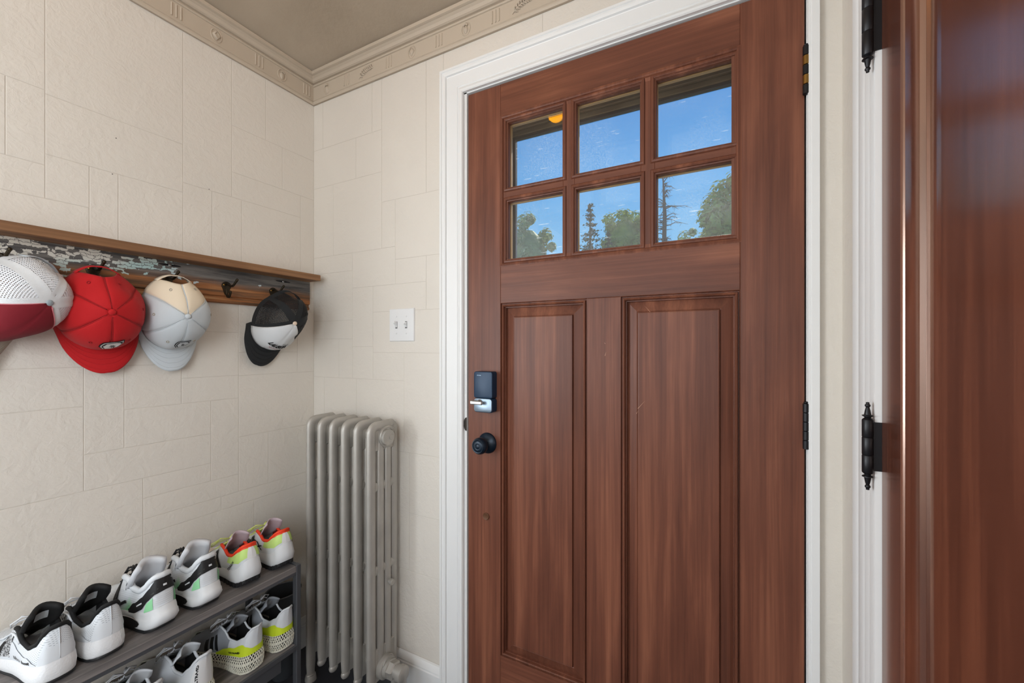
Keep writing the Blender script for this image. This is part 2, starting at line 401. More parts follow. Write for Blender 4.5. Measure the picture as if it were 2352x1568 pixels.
DB = [(-1.536,-1.479,.81,.999),(-1.479,-1.202,.81,.999),(-1.202,-1.153,.81,.999),(-1.536,-1.288,.652,.81),(-1.288,-1.153,.652,.81),(-1.153,-.943,.538,.999),(-.943,-.8675,.538,.999),
(-1.536,-1.416,.366,.652),(-1.416,-1.153,.366,.652),(-1.153,-1.086,.366,.538),(-1.086,-.8675,.318,.538),(-1.536,-1.307,.297,.366),(-1.307,-1.086,.228,.366),(-1.536,-1.307,.104,.297),
(-1.086,-.943,.228,.318),(-.943,-.8675,.13,.318),(-1.307,-1.198,0.0,.228),(-1.198,-.943,.13,.228),(-1.536,-1.471,.031,.104),(-1.471,-1.307,.031,.104),(-1.198,-.8675,-.022,.13),
(-1.536,-1.383,-.124,.031),(-1.383,-1.307,-.124,.031),(-1.307,-1.198,-.124,0.0),(-1.198,-1.044,-.124,-.022),(-1.044,-.8675,-.38,-.022),(-1.536,-1.471,-.38,-.124),(-1.471,-1.286,-.38,-.124),
(-1.286,-1.044,-.38,-.124),(-1.536,-1.02,-.80,-.38),(-1.02,-.8675,-.595,-.38),(-1.02,-.8675,-.80,-.595),(-1.536,-1.2,-1.09,-.80),(-1.2,-.8675,-1.09,-.80),
(-.8675,-.5,.93,.999),(-.5,-.15,.93,.999),(-.15,.2147,.93,.999)]
wl = build('wall_left', MB().box(XL-.10, XL, -.15, D+.12, 0, ZC+.05).box(XL-.10, XL, YB, -1.25, 0, ZC+.05).box(XL-.10, XL, -1.25, -.15, 0, .7).box(XL-.10, XL, -1.25, -.15, 1.8, ZC+.05), 'wall_joint'); tag(wl, 'cream embossed wall behind the hat rack', None, kind=S)
blocks(wl, LB, fL, True)
mb = MB()
DX0, DX1, DT = -.7672, .1468, .8286+H
mb.box(XL-.1, DX0-.02, D, D+.12, 0, ZC+.05); mb.box(DX1+.02, XR+.1, D, D+.12, 0, ZC+.05); mb.box(DX0-.02, DX1+.02, D, D+.12, DT+.02, ZC+.05)
wd = build('wall_front', mb, 'wall_joint'); tag(wd, 'cream embossed wall around the front door', None, kind=S)
blocks(wd, DB, fD, True)
for y, z in ((.516, .588), (.752, .523), (.508, .484)):
    mb = MB(); mb.lathe([(.0016, .0), (.0012, .0018), (0, .0019)], (XL, y, H+z), (1, 0, 0), 8); build('nail_hole', mb, 'nail_hole', wl)
mbs = MB(); mbs.box(.1735, XR, D-.0015, D+.001, .10, H+.93); build('block', mbs, 'embossed_wall', wd)
wr = build('wall_right', MB().box(XR, XR+.1, .85, D+.12, 0, ZC+.05).box(XR, XR+.1, YB, -2.0, 0, ZC+.05).box(XR, XR+.1, -2.0, -.7, 0, .90).box(XR, XR+.1, -2.0, -.7, 2.2, ZC+.05).box(XR, XR+.1, -.7, .0, 0, ZC+.05).box(XR, XR+.1, 0, .85, 2.06, ZC+.05), 'embossed_wall'); tag(wr, 'narrow cream wall beside the inner door', None, kind=S)
# back wall with a window added behind the camera to carry the room light
WX0, WX1, WZ0, WZ1 = -1.30, -.02, .82, 2.28
mb = MB(); mb.box(XL-.1, WX0, YB-.1, YB, 0, ZC+.05); mb.box(WX1, XR+.1, YB-.1, YB, 0, ZC+.05); mb.box(WX0, WX1, YB-.1, YB, 0, WZ0); mb.box(WX0, WX1, YB-.1, YB, WZ1, ZC+.05)
wb = build('wall_back', mb, 'embossed_wall'); tag(wb, 'cream wall with an added window behind the viewer', None, kind=S)
w1 = root('added_window_1', ((WX0+WX1)/2, YB-.05, WZ0), 'added white framed window behind the viewer', None, kind=S)
mb = MB(); mb.box(WX0, WX0+.05, YB-.08, YB+.01, WZ0, WZ1); mb.box(WX1-.05, WX1, YB-.08, YB+.01, WZ0, WZ1); mb.box(WX0, WX1, YB-.08, YB+.01, WZ0, WZ0+.05); mb.box(WX0, WX1, YB-.08, YB+.01, WZ1-.05, WZ1)
build('added_window_frame', mb, 'white_paint', w1)
w2 = root('added_window_2', (XR+.05, -1.35, .9), 'added white framed side window behind the viewer', None, kind=S)  # unseen window added around the side fill light
mb = MB(); mb.box(XR-.01, XR+.08, -2.0, -1.95, .9, 2.2); mb.box(XR-.01, XR+.08, -.75, -.7, .9, 2.2); mb.box(XR-.01, XR+.08, -2.0, -.7, .9, .95); mb.box(XR-.01, XR+.08, -2.0, -.7, 2.15, 2.2)
build('added_window_frame', mb, 'white_paint', w2)
w3 = root('added_window_3', (XL-.05, -.70, .7), 'added white framed window in the left wall behind the viewer', None, kind=S)  # unseen window added around the left fill light
mb = MB(); mb.box(XL-.08, XL+.01, -1.25, -1.20, .7, 1.8); mb.box(XL-.08, XL+.01, -.20, -.15, .7, 1.8); mb.box(XL-.08, XL+.01, -1.25, -.15, .7, .75); mb.box(XL-.08, XL+.01, -1.25, -.15, 1.75, 1.8)
build('added_window_frame', mb, 'white_paint', w3)
# ceiling with its shallow cove
SEC = []
for i in range(13):
    s = (i/12)**1.6; SEC.append((.028+.52*s, H+1.115+.130*(1-(1-s)**2.2)))
mb = MB()
def loop(p, z): return [(XL+p, YB+p, z), (XR-p, YB+p, z), (XR-p, D-p, z), (XL+p, D-p, z)]
mb.rings([loop(p, z) for p, z in SEC], True, False)
k = len(mb.v); mb.f.append((k-4, k-3, k-2, k-1)[::-1])
mb.f = [f[::-1] for f in mb.f]
ce = build('ceiling', mb, 'cove_plaster', smooth=True, auto=50); tag(ce, 'taupe plaster ceiling with a shallow cove', None, kind=S)
build('ceiling_slab', MB().box(XL-.1, XR+.1, YB-.1, D+.12, ZC+.05, ZC+.15), 'cove_plaster', ce)
# frieze mouldings
FP = [(0,.999),(.010,.997),(.013,1.003),(.013,1.006),(.008,1.009),(.008,1.011),(.011,1.013),(.011,1.017),(.005,1.020),(.005,1.071),(.009,1.072),(.011,1.075),(.009,1.079),(.005,1.081),(.005,1.083),(.012,1.084),(.017,1.087),(.022,1.094),(.029,1.099),(.033,1.100),(.037,1.1015),(.037,1.113),(.026,1.116)]
def frieze(name, a, b, label):
    mb = MB(); mb.rings([[a(p)+(H+z,) for p, z in FP], [b(p)+(H+z,) for p, z in FP]], False, False)
    o = build(name, mb, 'frieze_paint'); return tag(o, label, None, kind=S)
t_l = frieze('trim_1', lambda p: (XL+p, YB), lambda p: (XL+p, D-p), 'taupe ornamental frieze moulding along the hat rack wall')
t_d = frieze('trim_2', lambda p: (XL+p, D-p), lambda p: (XR-p, D-p), 'taupe ornamental frieze moulding above the front door')
frieze('trim_3', lambda p: (XR-p, D-p), lambda p: (XR-p, YB), 'taupe frieze moulding along the inner door wall')
def orn(kind, parent, fn, a, z=H+1.0455):
    mb = MB()
    if kind == 'tri':
        for k in (-1, 0, 1):
            mb.tube([fn(a+k*.0125, z-.020, .005), fn(a+k*.0125, z+.020, .005)], .0028, 6)
        nm = 'fluting'
    else:
        ring = [fn(a+.0165*math.cos(t*2*PI/20), z+.021*math.sin(t*2*PI/20), .005) for t in range(21)]
        if kind != 'leaf': mb.tube(ring, .0022, 6, False)
        if kind == 'acorn':
            cz = z-.003; N = 10
            rr = []
            for i in range(7):
                f = i/6; rad = .0095*math.sin(PI*(.08+.84*f))**.7; zz = cz-.013+.026*f
                rr.append([fn(a+rad*math.cos(2*PI*j/N), zz, .004+max(0, rad*.8*math.sin(2*PI*j/N))) for j in range(N)])
            mb.rings(rr)
            mb.tube([fn(a-.008, z+.009, .008), fn(a, z+.013, .010), fn(a+.008, z+.009, .008)], .0028, 6); nm = 'acorn_boss'
        elif kind == 'dia':
            rr = [[fn(a+s*dx, z+s*dz, w) for dx, dz in ((.012, 0), (0, .015), (-.012, 0), (0, -.015))] for s, w in ((1.15, .004), (1.0, .010), (.65, .012), (.6, .009))]
            mb.rings(rr); nm = 'diamond_boss'
        else:
            st = [fn(a-.035+.070*t, z-.018+.036*t+.006*math.sin(t*5), .0065) for t in [i/9 for i in range(10)]]
            mb.tube(st, [.0012+.0008*math.sin(PI*i/9) for i in range(10)], 5)
            for i in range(1, 9):
                t = i/9; bx, bz = a-.035+.070*t, z-.018+.036*t+.006*math.sin(t*5)
                for sg in (1, -1):
                    ang = math.radians(27)+sg*math.radians(52)
                    L = .016*(1-.4*abs(t-.4))
                    mb.tube([fn(bx, bz, .006), fn(bx+L*.5*math.cos(ang), bz+L*.5*math.sin(ang), .009), fn(bx+L*math.cos(ang), bz+L*math.sin(ang), .0055)], [.001, .0034, .0008], 6)
            nm = 'leaf_spray'
    build(nm, mb, 'frieze_paint', parent, smooth=True, auto=50)
fLp = lambda a, b, w: (XL+w, a, b)
for kd, y in (('tri', .545), ('tri', .658), ('dia', .772), ('tri', .915), ('acorn', 1.003), ('tri', 1.108), ('acorn', .43), ('tri', .32)): orn(kd, t_l, fLp, y)
for kd, x in (('acorn', -1.449), ('tri', -1.335), ('leaf', -1.231), ('tri', -1.113), ('dia', -1.004), ('tri', -.884), ('acorn', -.773), ('tri', -.66), ('leaf', -.565), ('tri', -.44)): orn(kd, t_d, fD, x)

# front door casing and jamb
CP = [(0,.002),(0,.014),(.003,.017),(.008,.018),(.013,.016),(.018,.012),(.021,.011),(.0225,.0135),(.062,.0145),(.0632,.0125),(.0650,.0135),(.067,.019),(.074,.021),(.079,.020),(.081,.023),(.0874,.023),(.0874,.0)]
tr = root('trim_4', (DX0-.06, D, 0), 'white moulded casing around the front door', None, kind=S)
CX0, CX1, CT = -.7801, .1520, .8360+H
mb = MB(); mb.rings([[(CX0-u, D-w, 0) for u, w in CP], [(CX0-u, D-w, CT+u) for u, w in CP]], True, True); build('casing_leg', mb, 'white_paint', tr, smooth=True, auto=25)
mb = MB(); mb.rings([[(CX0-u, D-w, CT+u) for u, w in CP], [(CX1+u, D-w, CT+u) for u, w in CP]], True, True); build('head_casing', mb, 'white_paint', tr, smooth=True, auto=25)
CR = [(0,.002),(0,.010),(.002,.012),(.0055,.012),(.007,.014),(.021,.014),(.021,.0)]
mb = MB(); mb.rings([[(CX1+u, D-w, 0) for u, w in CR], [(CX1+u, D-w, CT+.05) for u, w in CR]], True, True); build('casing_leg', mb, 'white_paint', tr, smooth=True, auto=25)
mb = MB(); mb.box(DX0-.022, DX0-.003, D-.004, D+.12, 0, DT+.012); build('jamb', mb, 'white_paint', tr)
mb = MB(); mb.box(DX1+.0035, DX1+.022, D-.001, D+.12, 0, DT+.012); build('jamb', mb, 'white_paint', tr)
mb = MB(); mb.box(DX0-.02, DX1+.02, D-.004, D+.12, DT+.004, DT+.022); build('jamb', mb, 'white_paint', tr)
mb = MB(); mb.box(DX0-.003, DX0+.012, D+.046, D+.07, 0, DT+.004); mb.box(DX1-.012, DX1+.004, D+.046, D+.07, 0, DT+.004); mb.box(DX0, DX1, D+.046, D+.07, DT-.012, DT+.004)
build('door_stop', mb, 'white_paint', tr)
mb = MB(); rr = []
for w in (.0035, .0065): rr.append([(DX0-.0035-.010*max(0, math.sin(PI*i/12)), D-w, H-.2545+.022*math.cos(PI*i/12)) for i in range(13)])
mb.rings(rr); build('strike_plate', mb, 'dark_bronze', tr)
# baseboards
BP = [(0, 0), (.014, 0), (.014, .082), (.016, .084), (.016, .088), (.0125, .090), (.0125, .094), (.015, .097), (.011, .108), (.006, .1155), (.0, .1175)]
mb = MB(); mb.rings([[(XL+.012, D-w, z) for w, z in BP], [(-.8675, D-w, z) for w, z in BP]], True, True); b = build('baseboard_front', mb, 'white_paint', smooth=True, auto=25); tag(b, 'white baseboard between radiator and door casing', None, kind=S)
mb = MB(); mb.rings([[(XL+w, YB, z) for w, z in BP], [(XL+w, D-.002, z) for w, z in BP]], True, True); mb.f = [f[::-1] for f in mb.f]; b = build('baseboard_left', mb, 'white_paint', smooth=True, auto=25); tag(b, 'white baseboard behind the shoe rack', None, kind=S)

# ------------------------------------------------------------------ front door
door = root('door_1', ((DX0+DX1)/2, D, .01), 'reddish brown craftsman front door with six lites', None, kind=S)
T = .044
def slab(name, x0, x1, z0, z1, m, y0=D, y1=D+T, bev=.0012):
    return build(name, MB().box(x0, x1, y0, y1, z0, z1, bev), m, door, org=(x0, D, z0))
GX0, GX1, GZ0, GZ1 = -.645, .0186, .2550+H, .7257+H
slab('stile', DX0, GX0, .01, DT, 'door_wood_upright'); slab('stile', GX1, DX1, .01, DT, 'door_wood_upright')
slab('rail', GX0, GX1, GZ1, DT, 'door_wood_level'); slab('rail', GX0, GX1, .137+H, GZ0, 'door_wood_level'); slab('rail', GX0, GX1, .01, -.9752+H, 'door_wood_level')
slab('mullion', -.3634, -.2675, -.9752+H, .137+H, 'door_wood_upright')
PM = [(-.003, -.001), (0, .0), (.0018, -.006), (.0038, -.006), (.0055, .0005), (.0085, .0020), (.0108, -.0005), (.0118, -.009), (.0145, -.009), (.0155, -.0165)]
for x0, x1 in ((-.645, -.3634), (-.2675, .0186)):
    z0, z1 = -.9752+H, .137+H
    mb = MB(); frame_mould(mb, x0, x1, z0, z1, PM, fD); build('panel_moulding', mb, 'door_wood_upright', door, org=(x0, D, z0))
    RP = [(.006, -.0165), (.0155, -.0165), (.041, -.0080), (.0440, -.0095), (.0452, -.0035), (.0475, -.0030)]
    mb = MB(); rr = [[fD(x0+u, z0+u, w), fD(x1-u, z0+u, w), fD(x1-u, z1-u, w), fD(x0+u, z1-u, w)] for u, w in RP]; mb.rings(rr, True, False)
    k = len(mb.v); mb.f.append((k-4, k-3, k-2, k-1)); mb.rings([[fD(x0, z0, -.03), fD(x1, z0, -.03), fD(x1, z1, -.03), fD(x0, z1, -.03)], [fD(x0, z0, -.04), fD(x1, z0, -.04), fD(x1, z1, -.04), fD(x0, z1, -.04)]])
    build('panel', mb, 'door_wood_upright', door, org=(x0, D, z0))
PX = [(-.626, -.4365), (-.4015, -.2145), (-.1795, .0065)]; PZ = [(.2725+H, .4590+H), (.4970+H, .7080+H)]
for a, b in ((-.4365, -.4015), (-.2145, -.1795)): slab('muntin', a, b, GZ0, GZ1, 'door_wood_upright', D+.004, D+.036, .001)
for i in range(3): slab('muntin', PX[i][0] if i else GX0, PX[i][1] if i < 2 else GX1, .4590+H, .4970+H, 'door_wood_level', D+.004, D+.036, .001)
mb = MB(); frame_mould(mb, GX0, GX1, GZ0, GZ1, [(-.003, 0), (0, .001), (.004, .003), (.007, .001), (.009, -.003), (.0185, -.004)], fD); build('lite_moulding', mb, 'door_wood_upright', door, org=(GX0, D, GZ0))
GB = [(-.011, -.004), (-.008, -.0005), (-.004, .0005), (-.001, -.0015), (0, -.006), (.003, -.0065), (.0045, -.012), (.0045, -.0215)]
for x0, x1 in PX:
    for z0, z1 in PZ:
        mb = MB(); frame_mould(mb, x0, x1, z0, z1, GB, fD); build('glazing_bead', mb, 'door_wood_upright', door, org=(x0, D, z0))
        build('pane', MB().box(x0-.003, x1+.003, D+.021, D+.025, z0-.003, z1+.003), 'door_glass', door, org=(x0, D, z0))
        mb = MB(); frame_mould(mb, x0, x1, z0, z1, [(-.004, -.0255), (.006, -.0255), (.003, -.041), (-.004, -.041)], fD); build('outer_stop', mb, 'sunlit_stop_tan', door, org=(x0, D, z0))
# hardware
def rounded(x0, x1, z0, z1, r, n=5, top=0.0):
    pts = []
    for cx, cz, a0 in ((x1-r, z1-r, 0), (x0+r, z1-r, 90), (x0+r, z0+r, 180), (x1-r, z0+r, 270)):
        for i in range(n+1):
            a = math.radians(a0+90*i/n); px = cx+r*math.cos(a); pz = cz+r*math.sin(a)
            if top and pz > z1-r-.001: pz += top*(1-((px-(x0+x1)/2)/((x1-x0)/2))**2)
            pts.append((px, pz))
    return pts
lk = root('deadbolt', (-.692, D, H-.143)); lk.parent = door; lk.location = Vector((-.692, D, H-.143))-OFF[door.name]; OFF[lk.name] = Vector((-.692, D, H-.143))
lx0, lx1, lz0, lz1, lzm = -.7265, -.6585, H-.2075, H-.0795, H-.1625
def prism(outline, w0, w1, ch=.003):
    mb = MB(); cx = sum(p[0] for p in outline)/len(outline); cz = sum(p[1] for p in outline)/len(outline)
    sh = lambda k: [(cx+(x-cx)*(1-k/.034), cz+(z-cz)*(1-k/.05)) for x, z in outline]
    rr = [[fD(x, z, w0) for x, z in outline], [fD(x, z, w1-ch) for x, z in outline], [fD(x, z, w1-ch*.3) for x, z in sh(ch*.3)], [fD(x, z, w1) for x, z in sh(ch)]]
    return mb.rings(rr)
build('lock_body', prism(rounded(lx0, lx1, lzm, lz1, .006, top=.003), 0, .030), 'lock_navy', lk, smooth=True, auto=40)
build('lock_base', prism(rounded(lx0, lx1, lz0, lzm-.0006, .009), 0, .029), 'lock_navy', lk, smooth=True, auto=40)
build('lock_face', prism(rounded(lx0+.0015, lx1-.0015, lz0+.002, lzm-.001, .009), .028, .031, .001), 'satin_nickel', lk, smooth=True, auto=40)
mb = MB(); mb.lathe([(.009, 0), (.009, .005), (.007, .007), (.007, .012)], (-.703, D-.030, H-.175), (0, -1, 0)); mb.box(-.729, -.684, D-.050, D-.040, H-.1815, H-.1685, .003)
build('thumb_turn', mb, 'screw_steel', lk, smooth=True, auto=40)
mb = text_verts('SCHLAGE', .0035, .0002); mb.map(lambda p: (-.7065+p[0], D-.0303-p[2], H-.0905+p[1])); build('lettering', mb, 'satin_nickel', lk)
kn = root('door_knob', (-.693, D, H-.309)); kn.parent = door; OFF[kn.name] = Vector((-.693, D, H-.309)); kn.location = OFF[kn.name]-OFF[door.name]
mb = MB(); mb.lathe([(.0335, 0), (.0335, .002), (.031, .006), (.022, .010), (.016, .013), (.013, .016)], (-.693, D, H-.309), (0, -1, 0), 32); build('rose', mb, 'knob_black', kn, smooth=True, auto=35)
mb = MB(); mb.lathe([(.012, .012), (.012, .026), (.016, .030), (.024, .036), (.0262, .044), (.0255, .052), (.022, .058), (.0195, .0598), (.0175, .0592), (.0165, .0598), (.009, .0612), (.0075, .0606), (.0065, .0612), (0, .0615)], (-.693, D, H-.309), (0, -1, 0), 32); build('knob', mb, 'knob_black', kn, smooth=True, auto=35)
mb = MB(); mb.lathe([(.0115, 0), (.0115, .003), (.010, .0045), (.0085, .0040), (0, .0042)], (-.6976, D, H-.545), (0, -1, 0), 24); build('hole_plug', mb, 'plug_brown', door, smooth=True, auto=35)
for x, z, a, ln, w in ((-.3095, -.0195, 70, .012, -.0006), (-.312, .010, 120, .004, -.0006), (-.213, -.155, 50, .030, .0031-.0062), (-.224, -.176, 60, .010, .0031-.0062), (-.412, -.73, 75, .014, -.0062), (-.196, .098, 130, .034, -.0062)):
    ca, sa = math.cos(math.radians(a)), math.sin(math.radians(a)); t_ = .0006
    build('scuff', MB().add([fD(x-ca*ln/2-sa*t_, H+z-sa*ln/2+ca*t_, w+.0009), fD(x-ca*ln/2+sa*t_, H+z-sa*ln/2-ca*t_, w+.0009), fD(x+ca*ln/2, H+z+sa*ln/2, w+.0009)], [(0, 1, 2)]), 'scuff', door)
# butt hinges
for z0, z1, alt in ((.569, .678, True), (-.231, -.1275, False), (-1.02, -.915, False)):
    hg = root('butt_hinge', (.1490, D-.006, H+z0)); hg.parent = door; OFF[hg.name] = Vector((.1490, D-.006, H+z0)); hg.location = OFF[hg.name]-OFF[door.name]
    hh = (z1-z0)/5
    for i in range(5):
        mb = MB(); mb.lathe([(.0052, 0), (.0066, .0008), (.0066, hh-.0012), (.0052, hh-.0004)], (.1490, D-.006, H+z0+i*hh), (0, 0, 1), 16)
        build('knuckle', mb, 'aged_brass' if (alt and i in (1, 3)) else 'black_iron', hg, smooth=True, auto=40)
    mb = MB(); mb.lathe([(.004, 0), (.0055, .002), (.003, .004)], (.1490, D-.006, H+z1), (0, 0, 1), 12); build('pin_cap', mb, 'black_iron', hg, smooth=True)
    mb = MB(); mb.box(.1470, .1482, D-.004, D+.03, H+z0, H+z1); build('hinge_leaf', mb, 'black_iron', hg)

# ------------------------------------------------------------------ inner door on the right wall
XD = .2038; Y0 = .829
tr5 = root('trim_5', (XR, .9, 0), 'white fluted casing beside the inner wooden door', None, kind=S)
C2 = [(0,-.02),(0,.0187),(.004,.0197),(.024,.0197),(.030,.0165),(.034,.0150),(.038,.0165),(.062,.0175),(.066,.0155),(.070,.0150),(.074,.0165),(.100,.0175),(.106,.0150),(.112,.0175),(.128,.0195),(.136,.0185),(.140,.0150),(.152,.0150),(.156,.0120),(.156,0),(.156,-.02)]
fC = lambda u, w, z: (XR-w, Y0+u, z)
mb = MB(); mb.rings([[fC(u, w, 0) for u, w in C2], [fC(u, w, 2.2) for u, w in C2]], True, True); mb.f = [f[::-1] for f in mb.f]
build('casing_leg', mb, 'white_paint', tr5, smooth=True, auto=25)
mb = MB(); mb.box(XR-.018, XR+.01, -.2, Y0+.156, 2.05, 2.2); build('head_casing', mb, 'white_paint', tr5)
mb = MB(); mb.box(XR-.018, XR+.01, -.17, -.012, 0, 2.05); build('casing_leg', mb, 'white_paint', tr5)
d2 = root('door_2', (XD+.02, .42, .01), 'glossy dark brown panelled inner door on ornate black hinges', None, kind=S)
fI = lambda a, b, w: (XD-w, a, b)
def slab2(name, y0, y1, z0, z1): return build(name, MB().box(XD, XD+.04, y0, y1, z0, z1, .0012), 'inner_door_wood', d2, org=(XD, y0, z0))
D2B = -.005
slab2('stile', .739, Y0-.001, .01, 2.04); slab2('stile', D2B, D2B+.09, .01, 2.04); slab2('rail', D2B+.09, .739, .01, .24); slab2('rail', D2B+.09, .739, 1.93, 2.04)
IM = [(-.002, -.001), (0, .0), (.0012, -.004), (.0045, -.004), (.006, .0035), (.009, .005), (.012, .0035), (.0135, .001), (.0155, .001), (.017, .0025), (.027, .0), (.036, -.006), (.0385, -.012), (.043, -.012), (.046, -.009), (.054, -.008), (.0565, -.006), (.059, -.0085), (.0615, -.006), (.064, -.0085), (.0665, -.006), (.069, -.0085), (.074, -.010), (.086, -.0105)]
mid0, mid1 = .33, .40
slab2('mullion', mid0, mid1, .24, 1.93)
for a0, a1 in ((mid1, .739), (D2B+.09, mid0)):
    mb = MB(); frame_mould(mb, a0, a1, .24, 1.93, IM, fI); mb.f = [f[::-1] for f in mb.f]; build('panel_moulding', mb, 'inner_door_wood', d2, org=(XD, a0, .24), smooth=True, auto=30)
    mb = MB(); mb.box(XD+.0104, XD+.03, a0+.08, a1-.08, .31, 1.85); build('panel', mb, 'inner_door_wood', d2, org=(XD, a0, .24))
def finial_hinge(z0, z1):
    hx, hy = .187, .8285
    g = root('finial_hinge', (hx, hy, z0)); g.parent = d2; OFF[g.name] = Vector((hx, hy, z0)); g.location = OFF[g.name]-OFF[d2.name]
    n = 3 if z1-z0 < .12 else 6; hh = (z1-z0)/n
    for i in range(n):
        mb = MB(); mb.lathe([(.0066, 0), (.0072, .0008), (.0072, hh-.001), (.0066, hh-.0002)], (hx, hy, z0+i*hh), (0, 0, 1), 20); build('knuckle', mb, 'black_iron', g, smooth=True, auto=40)
    FN = [(.0066, 0), (.0040, .0025), (.0045, .0035), (.0070, .0050), (.0072, .0062), (.0045, .0072), (.0042, .009), (.0034, .014), (.0022, .0185), (.0036, .0205), (.0036, .0222), (.0022, .0240), (.0022, .0262), (.0005, .0268)]
    for zz, s in ((z1, 1), (z0, -1)):
        mb = MB(); mb.lathe(FN, (hx, hy, zz), (0, 0, s), 20); build('finial', mb, 'black_iron', g, smooth=True, auto=40)
    mb = MB(); mb.box(hx+.002, XD+.002, hy-.0015, hy+.0015, z0+.004, z1-.004); build('hinge_leaf', mb, 'black_iron', g)
finial_hinge(H-.1955, H-.1125)
finial_hinge(H+.452, H+.56)

# ------------------------------------------------------------------ storm door outside the front door
sd = root('storm_door', (-.3, 1.30, .02), 'tan framed glass storm door seen through the front door panes', 'door')
SZ = H+.731
mb = MB(); mb.box(-.76, .22, 1.290, 1.325, SZ+.026, SZ+.062, .002); build('header_board', mb, 'storm_frame', sd)
mb = MB(); mb.box(-.76, .22, 1.285, 1.325, SZ+.066, SZ+.14, .002); build('header_board', mb, 'storm_frame', sd)
mb = MB(); mb.box(-.76, .22, 1.298, 1.325, SZ+.009, SZ+.024, .001); build('sash_rail', mb, 'storm_frame', sd)
mb = MB(); mb.box(-.70, .22, 1.304, 1.322, SZ, SZ+.010, .001); build('sash_edge', mb, 'storm_edge', sd)
mb = MB(); mb.box(-.74, -.689, 1.290, 1.325, .02, SZ+.028, .002); build('stile', mb, 'storm_frame', sd)
mb = MB(); mb.box(-.689, -.676, 1.304, 1.322, .02, SZ+.005, .001); build('sash_edge', mb, 'storm_edge', sd)
mb = MB(); mb.box(.16, .22, 1.290, 1.325, .02, SZ+.028, .002); build('stile', mb, 'storm_frame', sd)
mb = MB(); mb.box(-.70, .18, 1.29, 1.325, .02, .25, .002); build('bottom_rail', mb, 'storm_frame', sd)
build('pane', MB().box(-.68, .17, 1.3115, 1.3145, .24, SZ+.005), 'dusty_glass', sd)
mb = MB(); mb.box(-.335, -.262, 1.268, 1.284, SZ+.082, SZ+.096, .003); mb.box(-.318, -.30, 1.262, 1.268, SZ+.084, SZ+.094, .002); build('closer_bracket', mb, 'sunlit_stop_tan', sd)
# the header of the porch opening between door and storm door
ph = build('trim_6', MB().box(-.80, .25, D+.121, 1.284, SZ+.115, SZ+.30).box(-.80, -.741, D+.121, 1.33, 0, SZ+.30).box(.221, .27, D+.121, 1.33, 0, SZ+.30), 'storm_frame'); tag(ph, 'tan outer door frame between front door and storm door', None, kind=S)
# amber glass ceiling lamp added above the camera's view, placed to reflect in the upper left pane
LX, LY = -.775, .40
lp = root('added_ceiling_lamp', (LX, LY, ZC), 'amber ribbed glass ceiling lamp added above the entry', 'lamp')
mb = MB(); mb.lathe([(.055, 0), (.055, .012), (.02, .020), (.008, .022)], (LX, LY, ZC-.0005), (0, 0, -1), 24); build('canopy', mb, 'dark_bronze', lp, smooth=True, auto=35)
mb = MB(); N = 24
mb.rings([[(LX+r*(1+.06*math.cos(j*PI))*math.cos(2*PI*j/N), LY+r*(1+.06*math.cos(j*PI))*math.sin(2*PI*j/N), ZC-z) for j in range(N)] for r, z in ((.022, .018), (.034, .030), (.036, .075), (.034, .105), (.020, .118))])
build('lamp_shade', mb, 'amber_glass', lp, smooth=True, auto=20)
# ================================================================== THINGS
# ------------------------------------------------------------------ light switch
sw = root('light_switch', (-1.0512, D-.001, H+.0785), 'white double toggle light switch plate beside the door casing', 'switch')
x0, x1, z0, z1 = -1.1096, -.9929, H+.0195, H+.1375
mb = MB(); rr = [[fD(x0+u, z0+u, w), fD(x1-u, z0+u, w), fD(x1-u, z1-u, w), fD(x0+u, z1-u, w)] for u, w in ((0, .001), (.0005, .0045), (.002, .0065), (.006, .0072))]
mb.rings(rr, True, True); build('plate', mb, 'plastic_white', sw, smooth=True, auto=25)
for sx in (-1.0742, -1.0282):
    up = sx < -1.05
    mb = MB(); mb.box(sx-.0048, sx+.0048, D-.0078, D-.006, H+.0785-.0125, H+.0785+.0125); build('slot', mb, 'switch_slot', sw)
    s = 1 if up else .35
    mb = MB(); c = H+.0785
    mb.rings([[(sx-.0042, D-.007, c-.010), (sx+.0042, D-.007, c-.010), (sx+.0042, D-.007, c+.011), (sx-.0042, D-.007, c+.011)],
              [(sx-.0038, D-.013, c+.001*s), (sx+.0038, D-.013, c+.001*s), (sx+.0038, D-.013, c+.012*s), (sx-.0038, D-.013, c+.012*s)],
              [(sx-.0033, D-.021, c+.007*s), (sx+.0033, D-.021, c+.007*s), (sx+.0033, D-.021, c+.014*s), (sx-.0033, D-.021, c+.014*s)]])
    build('toggle', mb, 'plastic_white', sw)
    for dz in (-.030, .030):
        mb = MB(); mb.lathe([(.0034, 0), (.0034, .0010), (.002, .0016), (0, .0016)], (sx, D-.007, c+dz), (0, -1, 0), 12); build('screw', mb, 'plastic_white', sw, smooth=True)

